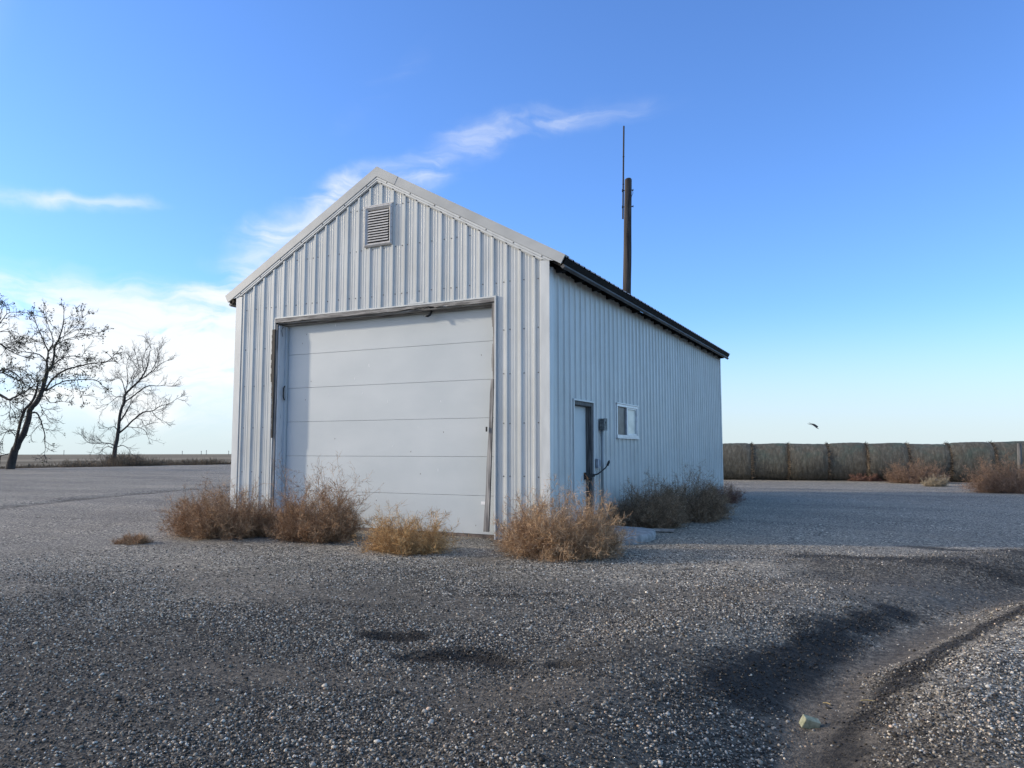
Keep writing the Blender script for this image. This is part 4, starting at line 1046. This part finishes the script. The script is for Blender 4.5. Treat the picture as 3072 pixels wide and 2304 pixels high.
# wooden post at the far right in front of the bales
fp = at(3062, 1430, 29.0); fp.z = gh(fp.x, fp.y)
m_ = MB(); m_.tube([(fp.x, fp.y, fp.z - .1), (fp.x, fp.y, fp.z + .8), (fp.x + .01, fp.y, fp.z + 1.55)], [.085, .08, .075], 9); m_.tube([(fp.x - .08, fp.y - .05, fp.z + 1.1), (fp.x + .08, fp.y - .06, fp.z + 1.1)], .006, 4)
tag(m_.build('fence_post', MT['darkwood'], smooth=True), 'grey wooden post standing in front of the hay bales at the right edge', 'post')

# ------------------------------------------------------------------ trees
zoomp = lambda zx, zy, depth: at(zx * .36157, 850 + zy * .36167, depth)
def tree(name, label, base_depth, limbs, seed, px, twig, leaf=0.0, leafbox=(), trunk_n=1, sc=1.0):
    rg = random.Random(seed)
    b0 = zoomp(limbs[0][0][0], limbs[0][0][1], base_depth); b0.z = -.3
    root = empty(name, tuple(b0), label, 'tree', 'bare trees at the edge of the field')
    toCam = (Vector((CAM.x, CAM.y, 0)) - Vector((b0.x, b0.y, 0))).normalized()
    nodes = {}
    tr = MB(); cr_ = MB(); lf_ = MB(); L3 = []
    for li, limb in enumerate(limbs):
        key0 = (limb[0][0], limb[0][1])
        dep0 = nodes.get(key0, None)
        if dep0 is None:      # start from the nearest known node's depth
            dep0 = 0.0
            if nodes: kk = min(nodes, key=lambda q: (q[0] - key0[0]) ** 2 + (q[1] - key0[1]) ** 2); dep0 = nodes[kk]
        drift = rg.uniform(-1, 1) * (0 if li == 0 else .9)
        pts, rad = [], []; dep = dep0
        for j, (zx, zy, r_) in enumerate(limb):
            if j: dep = dep + drift * math.hypot(zx - limb[j - 1][0], zy - limb[j - 1][1]) * px
            nodes[(zx, zy)] = dep
            pts.append(zoomp(zx, zy, base_depth + dep)); rad.append(max(r_ * px, .012))
        # subdivide smoothly
        P, Rr = [], []
        for j in range(len(pts) - 1):
            p0 = pts[max(j - 1, 0)]; p1 = pts[j]; p2 = pts[j + 1]; p3 = pts[min(j + 2, len(pts) - 1)]
            for s in range(4):
                t = s / 4; q = .5 * ((2 * p1) + (p2 - p0) * t + (2 * p0 - 5 * p1 + 4 * p2 - p3) * t * t + (3 * p1 - p0 - 3 * p2 + p3) * t ** 3)
                P.append(q + Vector((rg.uniform(-1, 1), rg.uniform(-1, 1), rg.uniform(-1, 1))) * px * 2.2 * (j > 0)); Rr.append(rad[j] * (1 - t) + rad[j + 1] * t)
        P.append(pts[-1]); Rr.append(rad[-1])
        if li < trunk_n: P[0].z = -.3
        (tr if li < trunk_n else cr_).tube(P, Rr, 8 if li < trunk_n else 6)
        # twigs
        tot = sum((P[k + 1] - P[k]).length for k in range(len(P) - 1)); acc = 0
        start = .42 if li < trunk_n else .18
        nxt = tot * start
        for k in range(len(P) - 1):
            seg = (P[k + 1] - P[k]); L = seg.length
            while nxt < acc + L:
                t = (nxt - acc) / L; L3.append((P[k].lerp(P[k + 1], t), seg.normalized(), nxt / tot, Rr[k])); nxt += twig['gap'] * rg.uniform(.5, 1.5)
            acc += L
        for _ in range(3): L3.append((P[-1], (P[-1] - P[-2]).normalized(), 1, .01))
    def grow(p, d, L, r, lvl):
        n = 4; pts = [p]; dd = d.copy(); cur = Vector((rg.gauss(0, .35), rg.gauss(0, .35), rg.gauss(twig['up'], .35)))
        for i in range(n):
            dd = (dd + cur / n + Vector((rg.gauss(0, .16), rg.gauss(0, .16), rg.gauss(0, .16)))).normalized(); pts.append(pts[-1] + dd * (L / n))
        cr_.tube(pts, [r * (1 - .15 * i) for i in range(n + 1)], 3, caps=False)
        if lvl < 3:
            m_ = int(max(2, L / twig['gap' + str(lvl)]))
            for i in range(m_):
                t = rg.uniform(.2, 1) * n; k = min(int(t), n - 1); q = pts[k].lerp(pts[k + 1], t - k); base = (pts[k + 1] - pts[k]).normalized()
                sidev = base.cross(Vector((rg.gauss(0, 1), rg.gauss(0, 1), rg.gauss(0, 1)))).normalized(); an = rg.uniform(.45, .95)
                grow(q, base * math.cos(an) + sidev * math.sin(an), L * rg.uniform(.32, .6), r * .62, lvl + 1)
        if leaf:
            pr = leaf * twig['leaf'](p, d)
            for q in pts[1:]:
                if rg.random() < pr:
                    for _ in range(2):
                        c = q + Vector((rg.gauss(0, .07), rg.gauss(0, .07), rg.gauss(-.03, .07))); u = Vector((rg.gauss(0, 1), rg.gauss(0, 1), rg.gauss(0, 1))).normalized() * .055; v_ = u.orthogonal().normalized() * .045
                        lf_.quad(c - u, c - v_, c + u, c + v_)
    for p, d, f, r_ in L3:
        sidev = d.cross(Vector((rg.gauss(0, 1), rg.gauss(0, 1), rg.gauss(0, 1)))).normalized(); an = rg.uniform(.5, 1.1) if f < 1 else rg.uniform(.1, .5)
        L = twig['len'] * rg.uniform(.5, 1.25) * (1.25 - .6 * f)
        grow(p, d * math.cos(an) + sidev * math.sin(an), L, twig['r'], 1)
    tr.build('trunk', MT['bark'], root, smooth=True)
    cr_.build('crown', MT['bark'], root)
    if lf_.f: lf_.build('leaves', MT['leaf'], root)
    return root
A = [
 [(80,1550,36),(118,1400,30),(155,1320,27),(200,1235,24),(235,1130,22),(250,1050,20),(300,990,20),(345,900,18),(375,800,15),(395,730,13),(430,690,10),(450,600,8),(455,520,7),(490,460,6),(520,350,4),(530,250,2)],
 [(118,1400,14),(140,1290,12),(165,1180,11),(200,1060,11),(265,985,10),(300,910,8),(310,840,5)],
 [(395,730,9),(390,650,8),(400,570,6),(370,500,5),(330,400,3),(270,280,1.5)],
 [(400,570,5),(440,480,4),(400,350,2),(370,260,1.2)],
 [(375,890,9),(430,800,8),(520,730,7),(620,695,6),(750,665,5),(880,650,3),(950,590,1.5)],
 [(385,890,7),(470,840,6),(560,805,5),(700,800,4),(800,805,3),(850,850,1.5)],
 [(430,690,5),(500,630,5),(570,605,4),(660,605,2),(720,620,1)],
 [(262,1075,7),(310,1080,6),(345,1160,5),(370,1250,4),(375,1330,2),(370,1420,1)],
 [(320,970,4),(370,935,4),(420,990,3),(500,980,2),(580,990,1)],
 [(385,650,5),(340,600,5),(260,575,4),(150,560,2),(80,540,1)],
 [(150,1230,4),(90,1215,3),(40,1250,2),(20,1320,1)],
 [(110,1415,5),(60,1415,3),(0,1440,2)],
 [(490,460,4),(560,420,3),(640,350,2),(680,290,1)],
 [(455,520,4),(560,460,3),(700,430,2),(810,410,1)],
 [(370,500,3),(290,470,2.5),(200,450,1.5)],
 [(262,985,3),(200,960,3),(195,1050,2.5)],
 [(330,1000,3),(370,1080,2.5),(410,1120,1.5)],
 [(345,900,4),(280,840,3),(230,760,2)],
 [(640,800,3),(660,880,2),(690,980,1)],
]
C_T = [
 [(-150,1560,36),(-150,1300,30),(-130,1100,26),(-110,950,22),(-110,800,18),(-90,600,12),(-80,420,8),(-60,300,4)],
 [(-110,950,14),(-40,915,12),(0,925,11),(50,955,10),(80,965,9),(120,945,7),(160,925,6),(230,890,4),(300,820,2)],
 [(-110,800,9),(0,725,8),(60,715,6),(130,750,5),(200,830,3),(240,860,1.5)],
 [(-110,820,8),(0,740,6),(80,770,5),(150,800,3),(190,830,2)],
 [(-85,480,6),(0,500,5),(80,560,4),(200,610,2)],
 [(-80,420,5),(0,330,4),(60,250,3),(130,240,1)],
 [(-80,420,4),(20,400,3),(100,410,2),(140,440,1)],
 [(-70,350,4),(0,260,3),(30,180,1)],
 [(-110,950,8),(-220,850,7),(-340,760,5),(-460,700,3)],
 [(-110,800,8),(-210,650,6),(-300,520,4),(-360,420,2)],
 [(80,965,4),(85,1030,3),(75,1090,2)],
]
B = [
 [(945,1455,19),(958,1350,16),(980,1240,14),(990,1150,12),(1000,1060,11),(1030,990,10),(1040,920,9),(1090,870,8),(1150,810,7),(1200,740,6),(1230,660,4),(1240,600,2.5),(1250,540,1)],
 [(990,1240,8),(1050,1190,7),(1120,1120,6),(1190,1070,6),(1260,1060,4),(1330,1020,3),(1400,1000,2),(1500,940,1)],
 [(1030,985,6),(1100,940,5),(1160,890,5),(1230,850,4),(1320,850,2.5),(1430,850,1)],
 [(1150,810,5),(1250,740,4),(1330,670,2.5),(1390,640,1)],
 [(955,1350,5),(900,1325,4),(820,1325,3),(750,1325,2.5),(700,1290,1)],
 [(945,1370,4),(900,1355,3),(860,1370,2),(845,1410,1)],
 [(965,1360,4),(1020,1345,3),(1070,1375,2),(1085,1410,1)],
 [(1000,1140,6),(1040,1080,6),(1075,1015,5)],
 [(1035,945,4),(980,940,3),(930,975,2),(900,1000,1)],
 [(1040,910,4),(1020,830,3),(1000,780,2),(950,800,1)],
 [(1090,870,4),(1110,780,3),(1150,700,2),(1130,600,1)],
 [(1050,1190,4),(1110,1195,3),(1190,1210,2),(1230,1280,1)],
 [(985,1230,4),(945,1190,3),(900,1200,1)],
 [(1120,1120,3),(1170,1130,2),(1200,1180,1)],
 [(1260,1060,3),(1300,1110,2),(1370,1150,1)],
 [(1200,740,3),(1180,660,2.5),(1210,560,1.2)],
 [(1040,910,3),(1060,800,3),(1050,700,2),(1060,640,1)],
 [(1250,740,3),(1300,640,2),(1320,560,1)],
]
fAup = lambda p, d: 1.0 if p.z > 4.3 else .25
tw = dict(gap=.40, gap1=.18, gap2=.12, len=1.15, r=.022, up=.25, leaf=fAup)
tree('bare_tree', 'tallest leaning tree at the left with a few leaves left in its crown', 52, A, 5, .00823, tw, leaf=.06)
tree('bare_tree', 'tree mostly beyond the left edge, only its branches reaching into view', 50, C_T, 6, .0079, tw, leaf=.06, trunk_n=1)
tw2 = dict(gap=.5, gap1=.26, gap2=.19, len=1.9, r=.022, up=.35, leaf=fAup)
tree('bare_tree', 'smaller leafless tree standing between the tall tree and the shed', 80, B, 7, .01268, tw2, leaf=0)

# ------------------------------------------------------------------ brush along the field edge
def brush():
    rg = np.random.default_rng(77); parts = []; n = 15000
    y = rg.uniform(14, 64, n); x = -52.3 - rg.uniform(0, 1, n) ** 1.4 * 6 + (y > 48) * rg.uniform(-2, 1.0, n)
    den = fbm(y * .45, x * .3, 3, 55); px_ = []
    hgt = np.interp(y, [14, 24, 27.5, 29, 32, 38, 41, 46, 52, 64], [.15, .3, .45, 1.15, 1.25, 1.35, .8, .75, .95, .7]) * np.clip(.35 + (den - .3) * 2.4, .25, 1.25)
    P = np.stack([x, y, np.full(n, -.28)], -1); D = np.stack([rg.normal(0, .35, n), rg.normal(0, .35, n), np.ones(n)], -1)
    p = ribbons(P, D, (hgt + .15) * rg.uniform(.6, 1.15, n), None, .6, np.zeros(n), 4, rg)
    t = rg.uniform(0, 1, n)[:, None]; c = np.array([.07, .05, .035]) * (1 - t) + np.array([.20, .15, .10]) * t
    parts.append(ribbon_mesh(p, rg.uniform(.02, .045, n), rg, c))
    ix = np.repeat(np.arange(n), 3); k = rg.integers(1, 4, len(ix)); P1 = p[ix, k]
    p1 = ribbons(P1, rg.normal(size=(len(ix), 3)) + np.array([0, 0, .6]), hgt[ix] * rg.uniform(.15, .4, len(ix)), None, .5, np.zeros(len(ix)), 2, rg)
    parts.append(ribbon_mesh(p1, rg.uniform(.012, .03, len(ix)), rg, c[ix]))
    V, F, C_ = merge(parts)
    return tag(np_mesh('dry_brush', V, F, MT['weed'], None, tone=C_), 'low brown dry brush along the edge of the field behind the gravel', 'brush', kind='stuff')
brush()

# ------------------------------------------------------------------ far poles and the bird
for i, (zx, hgt) in enumerate(((530, 32), (1512, 26), (1670, 26), (1712, 32), (1897, 28))):
    d_ = 900.0; p = zoomp(zx, 1414, d_); zt = zoomp(zx, 1416 - hgt, d_).z
    m_ = MB(); m_.tube([(p.x, p.y, -6), (p.x, p.y, zt)], .28, 6).beam((p.x - .9, p.y, zt - .8), (p.x + .9, p.y, zt - .8), .2, .25)
    o = m_.build('far_utility_pole', MT['darkwood'])
    tag(o, ['tiny pole on the horizon between the two trees', 'tiny pole on the horizon, leftmost of the group near the shed', 'tiny pole on the horizon, second of the group near the shed', 'tiny pole on the horizon, tallest of the group near the shed', 'tiny pole on the horizon just left of the shed wall'][i], 'pole', 'tiny utility poles on the horizon')
def bird():
    c = at(2443, 1276, 34.0)
    b_ = MB(); L = -rt; N = Vector((0, 0, 1)); Fd = Vector((fw.x, fw.y, 0)).normalized()
    P = lambda a, z, f=0: tuple(L * a + N * z + Fd * f)      # body points: a = to the left of the view
    b_.tube([P(.13, .075), (P(.07, .05)), P(.02, .02), P(-.06, -.02), P(-.11, -.045), P(-.145, -.055), P(-.175, -.065)], [.012, .028, .05, .046, .032, .028, .004], 9)
    def wing(sgn, pts, th=.006):
        top = [Vector(P(a, z, f)) for a, z, f in pts]; n = len(b_.v)
        b_.v += [tuple(p + N * th) for p in top] + [tuple(p - N * th) for p in top]; k = len(top)
        b_.f.append(tuple(n + i for i in range(k))); b_.f.append(tuple(n + k + i for i in reversed(range(k)))); b_.mi += [0, 0]
        for i in range(k): b_.f.append((n + i, n + k + i, n + k + (i + 1) % k, n + (i + 1) % k)); b_.mi.append(0)
    wing(1, [(-.07, -.02, .02), (-.03, .0, .10), (.08, .05, .20), (.20, .085, .27), (.17, .06, .20), (.08, .02, .08), (.05, .01, .02)])
    wing(-1, [(-.07, -.03, -.02), (-.06, -.07, -.10), (-.08, -.13, -.20), (-.10, -.17, -.25), (-.02, -.12, -.16), (.03, -.05, -.08), (.05, .0, -.02)])
    wing(1, [(.10, .06, -.015), (.20, .10, -.04), (.24, .115, 0), (.20, .10, .04), (.10, .06, .015)])
    o = b_.build('bird', MT['feather']); o.location = c
    return tag(o, 'small dark bird flying above the hay bales', 'bird')
bird()
